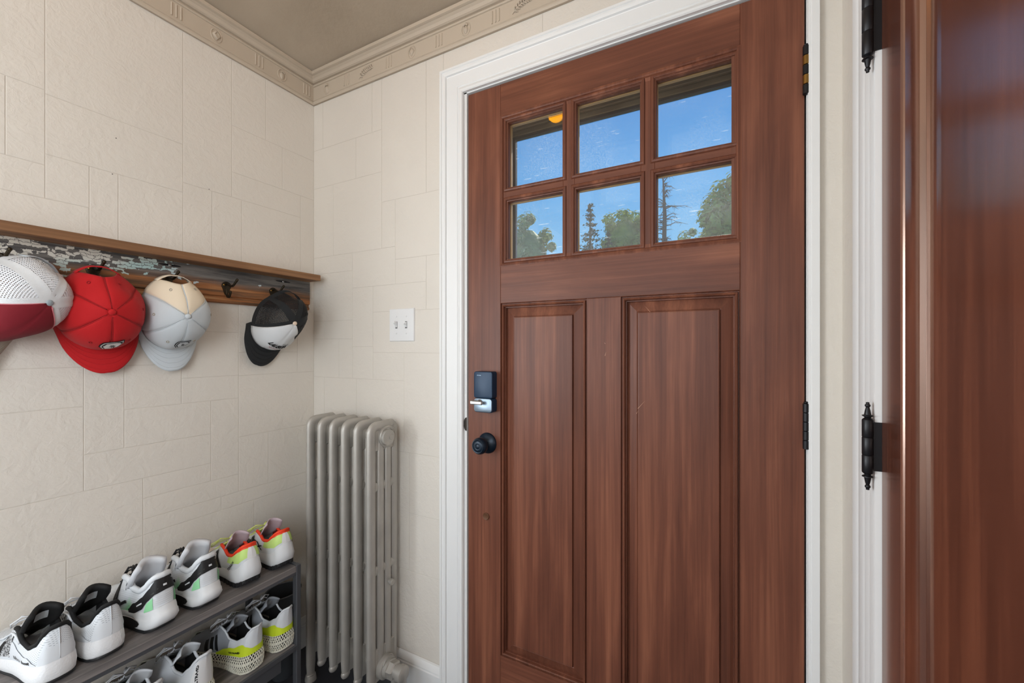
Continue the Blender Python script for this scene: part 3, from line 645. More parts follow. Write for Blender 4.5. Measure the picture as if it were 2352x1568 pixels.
# ------------------------------------------------------------------ radiator
ra = root('radiator', (-1.205, 1.047, 0), 'silver painted six section cast iron radiator in the corner', 'radiator')
RX1, PITCH, RY0, RY1 = -1.052, .0604, .979, 1.115
RTOP, RBOT = H-.2505, H-1.125
def sup(c, e): return math.copysign(abs(c)**e, c)
def capsule(y, z0, z1, rx, ry, x, n=14, e=.62):
    mb = MB(); rr = []
    for f, z in ((.45, z0), (.85, z0+ry*.3), (1, z0+ry), (1, z1-ry), (.85, z1-ry*.3), (.45, z1)):
        rr.append([(x+rx*f*sup(math.cos(2*PI*j/n), e), y+ry*f*sup(math.sin(2*PI*j/n), e), z) for j in range(n)])
    return mb.rings(rr)
def section(i):
    x = RX1-i*PITCH; mb = MB(); end = i in (0, 5)
    zb = .012 if end else RBOT
    r = .0175
    path = [(x, RY0+r, zb), (x, RY0+r, zb+.05), (x, RY0+r, .5), (x, RY0+r, RTOP-.038)]
    for k in range(1, 6): a = PI-k*PI/12; path.append((x, RY0+r+.020+.020*math.cos(a), RTOP-.038+.020*math.sin(a)))
    path += [(x, RY0+r+.020, RTOP-r), (x, RY1-.032, RTOP-r)]
    for k in range(1, 6): a = PI/2-k*PI/12; path.append((x, RY1-.032+.018*math.cos(a), RTOP-r-.018+.018*math.sin(a)))
    path += [(x, RY1-.014, RTOP-.04), (x, RY1-.014, .5), (x, RY1-.014, zb)]
    mb.tube(path, [r*.8]+[r]*4+[r]*6+[r]+[.0145]*(len(path)-13)+[.012], 16, True, .66)
    mb.ball((x, RY0+r, zb+.003), r*.66, r, .016)
    for y in (RY0+.0550, RY0+.0885):
        c = capsule(y, RBOT+.02, RTOP-.03, .0108, .0140, x); mb.add(c.v, c.f)
    mb.box(x-.0078, x+.0078, RY0+.02, RY1-.01, RTOP-.100, RTOP-.015, .004)
    mb.box(x-.0078, x+.0078, RY0+.02, RY1-.01, RBOT+.004, RBOT+.115, .004)
    for zt in (H-.470, H-.750):
        for y in (RY0+.038, RY0+.072, RY0+.105):
            mb.rings([[(x+.0082*math.cos(2*PI*j/10)*f, y-.014+.028*t, zt-.03*(y-RY0-.07)*0+.017*math.sin(2*PI*j/10)*f) for j in range(10)] for t, f in ((0, 1.25), (.3, .95), (.7, .95), (1, 1.25))])
    for zc_ in (RTOP-.055, RBOT+.055):
        mb.lathe([(.026, -.0305), (.026, .0305)], (x, (RY0+RY1)/2, zc_), (1, 0, 0), 16)
    if end:
        for y in (RY0+r, RY1-.014): mb.lathe([(.020, 0), (.020, .006), (.0165, .02)], (x, y, 0), (0, 0, 1), 14)
    return mb
for i in range(6): build('section', section(i), 'radiator_silver', ra, smooth=True, auto=45, org=(RX1-i*PITCH, RY0, 0))
YC = (RY0+RY1)/2+.010
mb = MB(); mb.lathe([(.037, .008), (.037, .015), (.035, .018), (.033, .0185), (.031, .017), (.019, .017), (.018, .020)], (RX1, YC, RTOP-.055), (1, 0, 0), 36)
boss = build('end_boss', mb, 'radiator_silver', ra, smooth=True, auto=30)
mb = MB(); mb.lathe([(.0175, .015), (.0175, .023), (.016, .0245), (.0, .0245)], (RX1, YC, RTOP-.055), (1, 0, 0), 24); mb.lathe([(.010, .024), (.010, .031), (.009, .032), (0, .032)], (RX1, YC, RTOP-.055), (1, 0, 0), 6)
build('plug', mb, 'radiator_silver', boss, smooth=True, auto=30)
mbt = MB()
for txt, mid in (('AMERICAN', 165), ('IDEAL', 45)):
    for k, ch in enumerate(txt):
        t = text_verts(ch, .0105, .0022); a = math.radians(mid-(k-(len(txt)-1)/2)*14)
        def put(p):
            rr_ = .0245+p[1]; aa = a-p[0]/.0245
            return (RX1+.0170+p[2], YC+rr_*math.cos(aa), RTOP-.055+rr_*math.sin(aa))
        t.map(put); mbt.add(t.v, t.f)
build('lettering', mbt, 'radiator_silver', boss)
mb = MB(); mb.lathe([(.006, 0), (.006, .008), (.0105, .009), (.0105, .017), (.008, .019), (0, .019)], (RX1+.010, RY0+.0885, H-.805), (1, 0, 0), 16); build('bleed_valve', mb, 'radiator_silver', ra, smooth=True, auto=35)
mb = MB(); mb.lathe([(.038, .0), (.038, .022), (.033, .026), (.030, .026), (.030, .040), (.027, .042)], (RX1, YC-.01, .128), (1, 0, 0), 28); mb.lathe([(.029, .040), (.029, .058), (.024, .062)], (RX1, YC-.01, .128), (1, 0, 0), 6)
mb.lathe([(.021, .058), (.021, .075), (.026, .078), (.026, .095), (.020, .100), (.0, .102)], (RX1, YC-.01, .128), (1, 0, 0), 24)
vv = build('supply_valve', mb, 'radiator_silver', ra, smooth=True, auto=35)
mb = MB(); mb.lathe([(.016, 0), (.016, .128)], (RX1+.086, YC-.01, 0), (0, 0, 1), 18); build('supply_pipe', mb, 'radiator_silver', vv, smooth=True, auto=35)

# ------------------------------------------------------------------ hat rack
BX = -1.517
hr = root('hat_rack', (XL, .3, H+.148), 'weathered wooden hat rack with peeling paint and a shelf', 'coat rack')
mb = MB()
BPF = [(0, .148), (.010, .148), (.0155, .151), (.016, .156), (.0125, .161), (.0115, .166), (.0125, .170), (.0191, .1725), (.0191, .262), (0, .262)]
mb.rings([[(XL+w, -.35, H+z) for w, z in BPF], [(XL+w, 1.1125, H+z) for w, z in BPF]], True, True); mb.f = [f[::-1] for f in mb.f]
build('backboard', mb, 'peeling_board', hr, org=(XL, 0, H+.148), smooth=True, auto=30)
mb = MB(); mb.box(XL+.001, -1.446, -.36, 1.109, H+.2615, H+.2845, .0015); build('shelf_board', mb, 'shelf_wood', hr)
for y in (.635, .998):
    mb = MB(); rr = []
    for w in (.0, .0006): rr.append([(BX+w, y+.030*math.cos(2*PI*j/16), H+.249+.0032*math.sin(2*PI*j/16)) for j in range(16)])
    mb.rings(rr); sl = build('keyhole_slot', mb, 'black_iron', hr)
    mb = MB(); mb.lathe([(.0042, 0), (.004, .002), (.002, .003), (0, .003)], (BX, y, H+.249), (1, 0, 0), 12); build('screw', mb, 'screw_steel', sl, smooth=True)
def hook(y, z=H+.206):
    mb = MB()
    out = [(y+.0145*math.cos(a), z+.0145*math.sin(a)) for a in [math.radians(-35+250*i/14) for i in range(15)]] + [(y-.004, z-.030), (y+.004, z-.030)]
    mb.rings([[(BX-.0004, a, b) for a, b in out], [(BX+.003, a, b) for a, b in out], [(BX+.0045, y+(a-y)*.75, z+(b-z)*.75) for a, b in out]])
    up = [(BX+.002, y, z+.004), (BX+.012, y, z+.006), (BX+.028, y, z-.002), (BX+.040, y, z-.003), (BX+.048, y+.001, z+.003), (BX+.052, y+.003, z+.010), (BX+.057, y+.005, z+.017)]
    mb.tube(up, [.0042, .0040, .0036, .0036, .0036, .0036, .0040], 8); mb.ball(up[-1], .0046, n=8, k=6)
    lo = [(BX+.002, y, z-.010), (BX+.004, y, z-.028), (BX+.010, y, z-.038), (BX+.018, y, z-.039), (BX+.024, y, z-.032), (BX+.027, y, z-.022)]
    mb.tube(lo, [.0042, .0042, .0038, .0036, .0036, .0040], 8); mb.ball(lo[-1], .0044, n=8, k=6)
    o = build('hook', mb, 'hook_bronze', hr, smooth=True, auto=45)
    for dy in (-.0085, .0085):
        mb = MB(); mb.lathe([(.0034, 0), (.003, .0016), (0, .002)], (BX+.0042, y+dy, z+.003), (1, 0, 0), 10); build('screw', mb, 'brass', o, smooth=True)
for y in (.300, .462, .628, .795, .958): hook(y)

# ------------------------------------------------------------------ caps
def cap(name, label, y, z, roll, spec, x=None, tilt=0.0, pitch=.17):
    M = Matrix(((0, 0, 1), (0, 1, 0), (-1, 0, 0)))       # cap up -> +X, cap front -> down
    R = Matrix.Rotation(pitch, 3, 'Y') @ Matrix.Rotation(tilt, 3, 'Z') @ M @ Matrix.Rotation(roll, 3, 'Z')
    o = root(name, ((XL+.046) if x is None else x, y, z), label, 'cap', 'caps hanging on the hat rack')
    o.rotation_euler = R.to_euler(); o.scale = (spec.get('sc', 1.06),)*3
    a1, a0, b, hh = spec.get('a1', .107), spec.get('a0', .102), spec.get('b', .082), spec.get('h', .104)
    sd = spec['seed']; rnd = random.Random(sd)
    dents = [(rnd.uniform(0, 2*PI), rnd.uniform(.45, .9), rnd.uniform(-.013, .006), rnd.uniform(.25, .5)) for _ in range(9)] + spec.get('dents', [])
    def arch(th):
        d = abs((th-PI+PI) % (2*PI)-PI)                   # angle from the back
        return 1.0-.36*math.sqrt(max(0, 1-(d/.50)**2)) if d < .50 else 1.0
    def P(th, f, off=0.0):
        a = a1 if math.cos(th) > 0 else a0
        q = f*PI/2; s = math.sin(q)**.93; c = max(0, math.cos(q))**.82
        k = 1.0
        cx_ = math.cos(th)*s
        pt = Vector((a*cx_, b*math.sin(th)*s*(1-.16*max(0, -cx_)**2), hh*c*(1-.10*cx_*(1 if cx_ < 0 else .6))))
        nrm = Vector((pt.x/(a*a), pt.y/(b*b), pt.z/(hh*hh)+1e-6)).normalized()
        dd = 0
        for t0, f0, amp, sg in dents:
            dt = ((th-t0+PI) % (2*PI)-PI)*f; dd += amp*math.exp(-((dt/sg)**2+((f-f0)/(sg*.55))**2))
        # soft gathers where a panel seam pulls in
        dd -= .0016*math.exp(-((((th*3/PI) % 1)-.0)/.08)**2)+.0016*math.exp(-((((th*3/PI) % 1)-1.0)/.08)**2) if f > .1 else 0
        return pt+nrm*(dd+off)
    def arc(th0, th1, n, m_, name, m, off=0.0, f0=.02, uvs=False):
        mb = MB(); uv = []
        for i in range(n+1):
            th = th0+(th1-th0)*i/n; fe = arch(th)
            for j in range(m_+1):
                f = f0+(fe-f0)*j/m_; mb.v.append(tuple(P(th, f, off))); uv.append((th/(2*PI)*4, f))
        for i in range(n):
            for j in range(m_):
                k = i*(m_+1)+j; mb.f.append((k, k+m_+1, k+m_+2, k+1))
        return build(name, mb, m, o, smooth=True, world=False, solid=.0016, uv=uv if uvs else None)
    for i in range(6):
        t0 = i*PI/3; t1 = t0+PI/3
        if spec.get('front_wide') and i in (0, 5): continue
        m = spec['panels'][i]
        arc(t0, t1, 10, 16, 'mesh_panel' if 'mesh' in m else 'panel', m, uvs=True)
    if spec.get('front_wide'): arc(-PI/3, PI/3, 20, 16, 'front_panel', spec['panels'][0], .0022)
    seams = [0, PI/3, 2*PI/3, PI, -2*PI/3, -PI/3]
    for s_ in seams:
        if spec.get('front_wide') and s_ == 0: continue
        w = spec.get('tape', .0)
        mb = MB()
        if w and abs(s_) > 1.0:
            mb.grid(lambda u, v, s_=s_: P(s_+(u-.5)*w/max(.12, (.03+.97*v*arch(s_))**1.0)/.09, .03+(arch(s_)-.03)*v, .0016), 4, 16)
            build('seam_tape', mb, spec['trim'], o, smooth=True, world=False)
        else:
            for dlt in (-.010, .010):
                mb.tube([P(s_+dlt/max(.15, f/16), f/16*arch(s_), .0010) for f in range(1, 17)], .0007, 5)
            build('seam', mb, spec['seam'], o, smooth=True, world=False)
    if spec.get('front_wide'):
        mb = MB()
        for s_ in (-PI/3, PI/3): mb.tube([P(s_*.985, f/16, .0034) for f in range(1, 17)], .0011, 5)
        build('piping', mb, spec['seam'], o, smooth=True, world=False)
    # band round the opening
    mb = MB(); mb.grid(lambda u, v: P(u*2*PI, arch(u*2*PI)-.10*v*(1 if arch(u*2*PI) > .99 else .5), .0014), 60, 3)
    if spec.get('band'): build('band', mb, spec['band'], o, smooth=True, world=False)
    mb = MB(); c = P(0, .0)
    for j in range(0, 1): mb.ball((0, 0, hh+.001), .0075, .0075, .0042, 14, 8)
    build('button', mb, spec['button'], o, smooth=True, world=False)
    # peak
    def brim(u, v):
        th = (u-.5)*2*1.13; p = P(th, 1.0)
        ln = spec.get('brim', .068)*math.cos((u-.5)*PI*.98)**.55
        e = Vector((p.x, p.y*1.0, p.z)); dx = ln*v
        yy = e.y*(1+.03*v)
        return Vector((e.x-.003+dx, yy, e.z+.0005-.030*(abs(yy)/b)**2*(.35+.65*v)+spec.get('lift', .20)*dx-.002*v))
    mb = MB(); mb.grid(brim, 30, 12); br = build('peak', mb, spec['peak'], o, smooth=True, world=False, solid=.0035)
    mb = MB()
    for r_ in (spec.get('stitch_rows', (.25, .45, .65, .85))):
        mb.tube([brim(.04+.92*i/24, r_)+Vector((0, 0, .0020)) for i in range(25)], .0005, 4)
    build('stitching', mb, spec['stitch'], br, smooth=True, world=False)
    # strap over the back opening
    mb = MB(); mb.grid(lambda u, v: P(PI+(u-.5)*1.16, 1.0-.09*v, .0022), 14, 2); build('strap', mb, spec['strap'], o, smooth=True, world=False, solid=.0014)
    for i in range(6):
        if spec['eyelet'] is None or (spec.get('mesh_only') and i not in (0, 5)): continue
        th = (i+.5)*PI/3; c0 = P(th, .60, .0012)
        t1 = (P(th+.02, .60)-P(th-.02, .60)).normalized(); t2 = (P(th, .62)-P(th, .58)).normalized()
        mb = MB(); mb.tube([c0+(t1*math.cos(2*PI*k/10)+t2*math.sin(2*PI*k/10))*.0030 for k in range(11)], .0010, 5, False); build('eyelet', mb, spec['eyelet'], o, smooth=True, world=False)
    return o, P
def badge(o, P, m_out, m_in, m_field, m_mark, thc=0.0, fc=.86, sc=1.0):
    shape = [(-.027, .004), (-.022, .0125), (-.010, .0150), (.012, .0145), (.030, .0130), (.027, .004), (.014, -.007), (-.004, -.0155), (-.018, -.0125), (-.0265, -.004)]
    def on(px, pz, off): return P(thc+px/.082, fc-pz/.13, off)
    for k, (s, off, m, nm) in enumerate(((1.0, .0028, m_out, 'badge'), (.88, .0034, m_in, 'badge_ring'), (.78, .0040, m_out, 'badge_ground'))):
        mb = MB(); n = len(shape); mb.v = [tuple(on(0, 0, off))]+[tuple(on(x*s*sc, z*s*sc, off)) for x, z in shape]; mb.f = [(0, i+1, (i+1) % n+1) for i in range(n)]
        par = build(nm, mb, m, o if k == 0 else par0, world=False)
        if k == 0: par0 = par
    fld = [(-.019, .001), (-.012, .0105), (.016, .0100), (.020, .005), (.009, -.003), (-.004, -.0105), (-.013, -.008)]
    mb = MB(); n = len(fld); mb.v = [tuple(on(0, 0, .0046))]+[tuple(on(x*sc, z*sc, .0046)) for x, z in fld]; mb.f = [(0, i+1, (i+1) % n+1) for i in range(n)]; build('badge_field', mb, m_field, par0, world=False)
    mb = MB()
    for ang, ln in ((0.3, .0075), (1.2, .006), (2.2, .007), (3.3, .0065), (4.4, .006), (5.4, .0068)):
        c, s_ = math.cos(ang), math.sin(ang)
        pts = [(-.001*s_, .001*c), (ln*c*.6-.0016*s_, ln*s_*.6+.0016*c), (ln*c, ln*s_), (ln*c*.6+.0012*s_, ln*s_*.6-.0012*c)]
        k = len(mb.v); mb.v += [tuple(on(x*sc, z*sc, .0051)) for x, z in pts]; mb.f.append((k, k+1, k+2, k+3))
    build('emblem', mb, m_mark, par0, world=False)
cloth('red_twill', (182, 6, 15)); cloth('red_dark', (150, 4, 12)); cloth('maroon_twill', (118, 4, 24)); cloth('pale_grey_twill', (196, 202, 206)); cloth('warm_lit_twill', (224, 208, 184))
cloth('black_twill', (24, 26, 28)); cloth('white_twill', (214, 216, 218)); cloth('putty_twill', (170, 161, 146)); mat('white_thread', (220, 216, 214), .7); mat('black_thread', (16, 16, 18), .7); mat('red_thread', (150, 20, 26), .7)
mat('grey_button', (148, 160, 166), .5); mat('cream_button', (226, 204, 184), .5); mat('pink_thread', (208, 120, 128), .7)
mesh_cloth('white_mesh', (226, 228, 232), 200, 170, -.10); mesh_cloth('black_mesh', (20, 20, 22), 220, 190, -.25)
o, P = cap('baseball_cap', 'bright red baseball cap with a small black and white badge', .468, H+.106, math.radians(7), dict(seed=3, panels=['red_twill']*6, seam='red_dark', button='red_twill', peak='red_twill', stitch='red_twill', strap='red_twill', eyelet='red_dark', b=.086, brim=.066,
    dents=[(2.35, .55, -.016, .5)]), tilt=-.10)
badge(o, P, 'black_thread', 'white_thread', 'white_thread', 'black_thread', .03, .60)
o, P = cap('baseball_cap', 'pale grey baseball cap with warm light painted on its back panels and black outlined badge', .629, H+.106, math.radians(4), dict(seed=5, panels=['pale_grey_twill', 'pale_grey_twill', 'warm_lit_twill', 'warm_lit_twill', 'pale_grey_twill', 'pale_grey_twill'], seam='pale_grey_twill', button='pale_grey_twill', peak='pale_grey_twill', stitch='pale_grey_twill', strap='warm_lit_twill', eyelet='putty_twill', b=.078, brim=.068), tilt=-.06)  # warm light on the back panels and strap is put into their cloth colour
badge(o, P, 'black_thread', 'pale_grey_twill', 'pale_grey_twill', 'black_thread', .05, .60, .9)
o, P = cap('trucker_cap', 'black mesh trucker cap with white front panel, hanging near the corner', .958, H+.102, math.radians(-20), dict(seed=11, panels=['white_twill', 'black_mesh', 'black_mesh', 'black_mesh', 'black_mesh', 'white_twill'], front_wide=True, seam='white_thread', trim='black_twill', tape=.014, band='black_twill', button='cream_button', peak='black_twill', stitch='black_thread', strap='black_twill', eyelet='white_thread', mesh_only=True, b=.080, a0=.108, brim=.068), tilt=-.05)
def cap_text(o, P, txt, m, size, thc, fc, shear=.4, bold=0.0, sp=1.0):
    t = text_verts(txt, size, 0, shear, bold, sp); t.map(lambda p: P(thc+p[0]/.082, fc-p[1]/.13, .0046)); build('lettering', t, m, o, world=False)
cap_text(o, P, 'LAUSOX', 'black_thread', .019, .05, .62, .45, .0011, .95); cap_text(o, P, 'RACING', 'red_thread', .009, .02, .73, .2); cap_text(o, P, 'THE', 'black_thread', .008, .26, .52, .3)
o, P = cap('trucker_cap', 'white mesh trucker cap with maroon front and grey peak at the left', .312, H+.118, math.radians(-30), dict(seed=21, panels=['maroon_twill', 'white_mesh', 'white_mesh', 'white_mesh', 'white_mesh', 'maroon_twill'], front_wide=True, seam='pink_thread', trim='white_twill', tape=.014, band='white_twill', button='grey_button', peak='putty_twill', stitch='putty_twill', stitch_rows=(.2, .32, .44, .56, .68, .8, .92), strap='pale_grey_twill', eyelet='pink_thread', mesh_only=True, b=.080, brim=.105, sc=1.03), tilt=.36)
mb = MB()
for a0, a1 in ((-1.0, -.82), (-.80, -.62), (-.58, -.42), (-.38, -.28)):
    mb.tube([P(a0, .90, .0044), P(a0*.6+a1*.4, .89, .0046), P(a1, .94, .0044), P(a0*.5+a1*.5, .97, .0044)], .0011, 5)
build('embroidery', mb, 'white_thread', o, world=False)

# ------------------------------------------------------------------ shoe rack
XF = -1.235; RZ = H-.7035; RE = .874
rk = root('shoe_rack', (-1.385, 0, 0), 'grey two tier shoe rack with wood grain top along the wall', 'shoe rack')
mb = MB(); mb.box(XL+.018, XF, -.62, RE-.016, RZ-.020, RZ, .0015); build('top_board', mb, 'grey_board', rk)
mb = MB(); mb.box(XF-.014, XF-.002, -.62, RE-.016, RZ-.030, RZ-.0195, .001); build('front_rail', mb, 'rack_metal', rk)
ZS = H-.958
mb = MB(); mb.box(XL+.018, XF-.004, -.62, RE-.016, ZS-.012, ZS, .0015); build('lower_board', mb, 'grey_board', rk)
mb = MB(); mb.box(XF-.006, XF+.001, -.62, RE-.016, ZS-.016, ZS+.0005, .001); build('front_rail', mb, 'rack_metal', rk)
mb = MB(); mb.box(XF-.018, XF-.012, -.62, RE-.06, ZS-.062, ZS-.0125, .001); build('fascia', mb, 'rack_metal', rk)
for x in (XF-.020, XL+.018):
    for y in (RE-.016, -.636):
        mb = MB(); mb.box(x, x+.020, y, y+.016, 0, RZ+.0005, .0015); build('post', mb, 'rack_metal', rk)
mb = MB(); mb.box(XL+.034, XF-.020, RE-.014, RE-.002, RZ-.020, RZ+.0003, .001); build('end_bar', mb, 'rack_metal', rk)
mb = MB(); mb.box(XL+.034, XF-.020, RE-.014, RE-.002, ZS-.016, ZS, .001); build('end_bar', mb, 'rack_metal', rk)

# tall tapered bin in the corner behind the rack
mat('bin_grey', (62, 66, 70), .55)
bn = root('umbrella_bin', (-1.462, .962, 0), 'dark grey tapered bin standing on the floor behind the rack end', 'bin')
mb = MB(); N = 28
mb.rings([[(-1.462+r*math.cos(2*PI*j/N), .962+r*1.15*math.sin(2*PI*j/N), z) for j in range(N)] for r, z in ((.030, 0), (.033, .004), (.054, .31), (.0515, .31), (.031, .006))], True, True)
build('body', mb, 'bin_grey', bn, smooth=True, auto=35)
mb = MB(); mb.tube([(-1.462+.0535*math.cos(2*PI*j/N), .962+.0535*1.15*math.sin(2*PI*j/N), .311) for j in range(N+1)], .0028, 6, False); build('rim', mb, 'rack_metal', bn, smooth=True)
# ------------------------------------------------------------------ shoes
def interp(tab, x):
    if x <= tab[0][0]: return tab[0][1]
    for (a, fa), (b, fb) in zip(tab, tab[1:]):
        if x <= b:
            t = (x-a)/(b-a); t = t*t*(3-2*t)*.5+t*.5; return fa+(fb-fa)*t
    return tab[-1][1]
WT = [(0, 0), (.006, .012), (.02, .0205), (.05, .0268), (.10, .0312), (.18, .0335), (.28, .0332), (.38, .0340), (.5, .0385), (.62, .0435), (.72, .0450), (.82, .0425), (.90, .0355), (.955, .0250), (.985, .0145), (1, 0)]
mat('sole_white', (224, 226, 228), .6); mat('sole_black', (28, 29, 31), .6); mat('knit_white', (216, 220, 224), .8); mat('lining_black', (14, 14, 15), .85); mat('lining_grey', (206, 208, 212), .8)
mat('lace_white', (212, 214, 218), .8); mat('lace_lime', (214, 226, 128), .75); mat('mint', (150, 220, 165), .7); mat('lime', (206, 226, 44), .6); mat('lime_soft', (196, 226, 130), .65); mat('orange_red', (236, 62, 24), .6)
mat('grey_knit', (150, 154, 160), .8); mat('ink_black', (18, 18, 20), .6); mat('label_grey', (170, 176, 180), .7); mat('lattice_cream', (222, 220, 204), .5); mat('core_dark', (70, 70, 66), .8); mat('tongue_mauve', (190, 172, 178), .7); mat('insole_red', (110, 10, 12), .8); mat('toe_tan', (200, 186, 172), .7)
# perforated knit and pebbled foam
m = mat('knit_perforated', (216, 220, 224), .8); v = coords(m, (1, 1, 1)); n, l, b = nodes(m)
t = n.new('ShaderNodeTexCoord'); s_ = n.new('ShaderNodeSeparateXYZ'); l.new(t.outputs['Object'], s_.inputs[0])
ua = math_(m, 'MULTIPLY', math_(m, 'SUBTRACT', s_.outputs['X'], math_(m, 'MULTIPLY', s_.outputs['Y'], .8)), 1150); va = math_(m, 'MULTIPLY', s_.outputs['Z'], 1500)
hole = math_(m, 'GREATER_THAN', math_(m, 'MULTIPLY', math_(m, 'SINE', ua), math_(m, 'SINE', va)), .55)
base(m, mix(m, hole, lin((218, 222, 226)), lin((168, 174, 180)))); bump(m, hole, .2, .0006)
m = mat('foam_pebbled', (230, 231, 232), .65); v = coords(m); n, l, b = nodes(m)
vo = n.new('ShaderNodeTexVoronoi'); vo.inputs['Scale'].default_value = 230; l.new(v, vo.inputs['Vector']); bump(m, vo.outputs['Distance'], .35, .0012)
m = mat('knit_speckle', (216, 218, 220), .8); n, l, b = nodes(m)
sp_ = noise(m, coords(m, (1, 1, 1)), 330, 2, .5, 2.0); base(m, ramp(m, sp_, [(.50, lin((26, 26, 28))), (.53, lin((220, 222, 224)))]))
m = mat('mint_fade', (216, 220, 224), .75); n, l, b = nodes(m)
f_ = math_(m, 'MULTIPLY_ADD', coords(m, (1, 1, 1)), 1.0, 0.0); t = n.new('ShaderNodeTexCoord'); s_ = n.new('ShaderNodeSeparateXYZ'); l.new(t.outputs['Object'], s_.inputs[0])
g_ = math_(m, 'ABSOLUTE', math_(m, 'SUBTRACT', s_.outputs['X'], .085)); wv = math_(m, 'SINE', math_(m, 'MULTIPLY', s_.outputs['Z'], 1500))
low = ramp(m, math_(m, 'ADD', math_(m, 'MULTIPLY', s_.outputs['Z'], 14), math_(m, 'MULTIPLY', g_, 12)), [(.58, (1, 1, 1, 1)), (1.0, (0, 0, 0, 1))])
base(m, mix(m, low, lin((214, 218, 222)), lin((120, 214, 142)))); bump(m, wv, .15, .0008)

def make_shoe(name, label, group, loc, yaw, sp):
    loc = (loc[0], loc[1]+.021, loc[2]); o = root(name, loc, label, 'shoe', group); yaw += sp.get('turn', .04); o.rotation_euler = (0, 0, PI+yaw); o.scale = (1, 1, sp.get('zs', 1.0))
    L = sp.get('L', .278); ws = sp.get('w', 1.0)
    hs = sp.get('sole', [(0, .034), (.3, .030), (.6, .025), (1, .022)])
    spring = lambda t: .012*max(0, (t-.68)/.32)**2+sp.get('bevel', .006)*max(0, (.10-t)/.10)**1.3
    collar = sp.get('collar', [(0, .100), (.02, .0985), (.06, .092), (.13, .078), (.22, .070), (.30, .074), (.38, .086), (.44, .090)])
    ridge = sp.get('ridge', [(.44, .090), (.52, .079), (.62, .065), (.72, .055), (.84, .047), (.94, .040), (1, .030)])
    tc = .44
    def tq(q): return abs(q)**1.7
    def S(q, v, off=0.0):
        t = tq(q); sg = 1 if q >= 0 else -1; x = L*t; w = interp(WT, t)*ws*L/.268; h = interp(hs, t)
        lean = sp.get('heel_lean', .012)
        B = Vector((x, sg*w*.97, h-.002+spring(t)*.6))
        if t < tc:
            k = t/tc; cw = interp([(0, 0), (.015, .012), (.04, .0185), (.12, .0255), (.3, .0285), (.42, .0270), (1, .0270)], t)
            xt = lean*(1-min(1, t/.16))+x*1.0; T = Vector((xt, sg*cw, interp(collar, t)))
            C = Vector((x-.004*(1-min(1, t/.1))+(.004), sg*w*1.07, B.z+(T.z-B.z)*.55))
        else:
            zt = interp(ridge, t); yt = interp([(tc, .0265), (.50, .0175), (.66, .0125), (.76, .0), (1, 0)], t)
            xt = x if t < .86 else L*(.86+(t-.86)*.62)
            T = Vector((xt, sg*yt, zt+.000)); C = Vector((x+(0 if t < .86 else .003), sg*w*1.06, B.z+(T.z-B.z)*(.85 if t > .7 else .70)))
        p = B*(1-v)**2+C*2*v*(1-v)+T*v*v
        if off:
            c = Vector((min(max(p.x, .04), L-.05), 0, .03)); d = p-c; d.z *= .45+.5*v; p = p+d.normalized()*off
        return p
    # upper
    NQ, NV = 72, 10
    mb = MB()
    for i in range(NQ):
        q = -1+2*i/NQ
        for j in range(NV+1): mb.v.append(tuple(S(q, j/NV)))
    for i in range(NQ):
        for j in range(NV):
            a = i*(NV+1)+j; c = ((i+1) % NQ)*(NV+1)+j; mb.f.append((a, c, c+1, a+1))
    mb.f = [f[::-1] for f in mb.f]
    up = build('upper', mb, sp['upper'], o, smooth=True, world=False)
    # lining and insole
    qc = tc**(1/1.7); mb = MB(); rr = []
    for k in range(5):
        f = k/4; row = []
        for i in range(41):
            q = -qc+2*qc*i/40; T = S(q, 1.0); hq = interp(hs, tq(q))
            lo = Vector((max(T.x*.96+.006, .008), T.y*.86, hq+.006)); row.append((T+Vector((.002 if abs(q) < .2 else 0, -T.y*.06, -.0005)))*(1-f)+lo*f)
        rr.append(row)
    mb.rings(rr, False, False); k = len(mb.v); mb.v.append((L*.22, 0, .034)); mb.f += [(k, k-41+i, k-40+i) for i in range(40)]
    build('lining', mb, sp['lining'], o, smooth=True, world=False)
    mb = MB(); mb.tube([S(-qc+2*qc*i/48, 1.0) for i in range(49)], sp.get('collar_r', .0038), 8); build('collar', mb, sp['collar_mat'], o, smooth=True, world=False)
    # tongue
    tg = sp.get('tongue', dict(z=.118, x=.085, w=.030, m='knit_white'))
    def TG(u, v):
        yy = (u-.5)*2; x = L*.66*(1-v)+tg['x']*v; z = interp([(0, .050), (.35, .070), (.6, .086), (.8, .1), (1, tg['z'])], v)
        wd = .012*(1-v)+tg['w']*min(1, v*1.15); cx = 1-.22*max(0, (v-.8)/.2)**2
        return Vector((x-.020*v*yy*yy, yy*wd*cx, z-.010*yy*yy*(1-.4*v)-.004*max(0, v-.85)*yy*yy*20*.3))
    mb = MB(); mb.grid(TG, 10, 14); tob = build('tongue', mb, tg['m'], o, smooth=True, world=False, solid=tg.get('t', .006))
    if tg.get('label'):
        mb = MB(); mb.grid(lambda u, v: TG(.34+.36*u, .83+.09*v)+Vector((-.0036-tg.get('t', .006)*.4, 0, -.002)), 4, 4); build('size_label', mb, tg['label'], tob, world=False)
    # laces
    mb = MB()
    for k in range(sp.get('laces', 5)):
        t = .475+k*.042; a = t**(1/1.7); zt = interp(ridge, t)
        A, Bp = S(a, .93), S(-a, .93); mid = (A+Bp)/2+Vector((0, 0, .010)); A2 = S((t+.03)**(1/1.7), .93)
        mb.tube([A+Vector((0, 0, .001)), (A*.6+Bp*.4)*.5+mid*.5, mid, (Bp*.6+A*.4)*.5+mid*.5, Bp+Vector((0, 0, .001))], .0030, 6, True, .55)
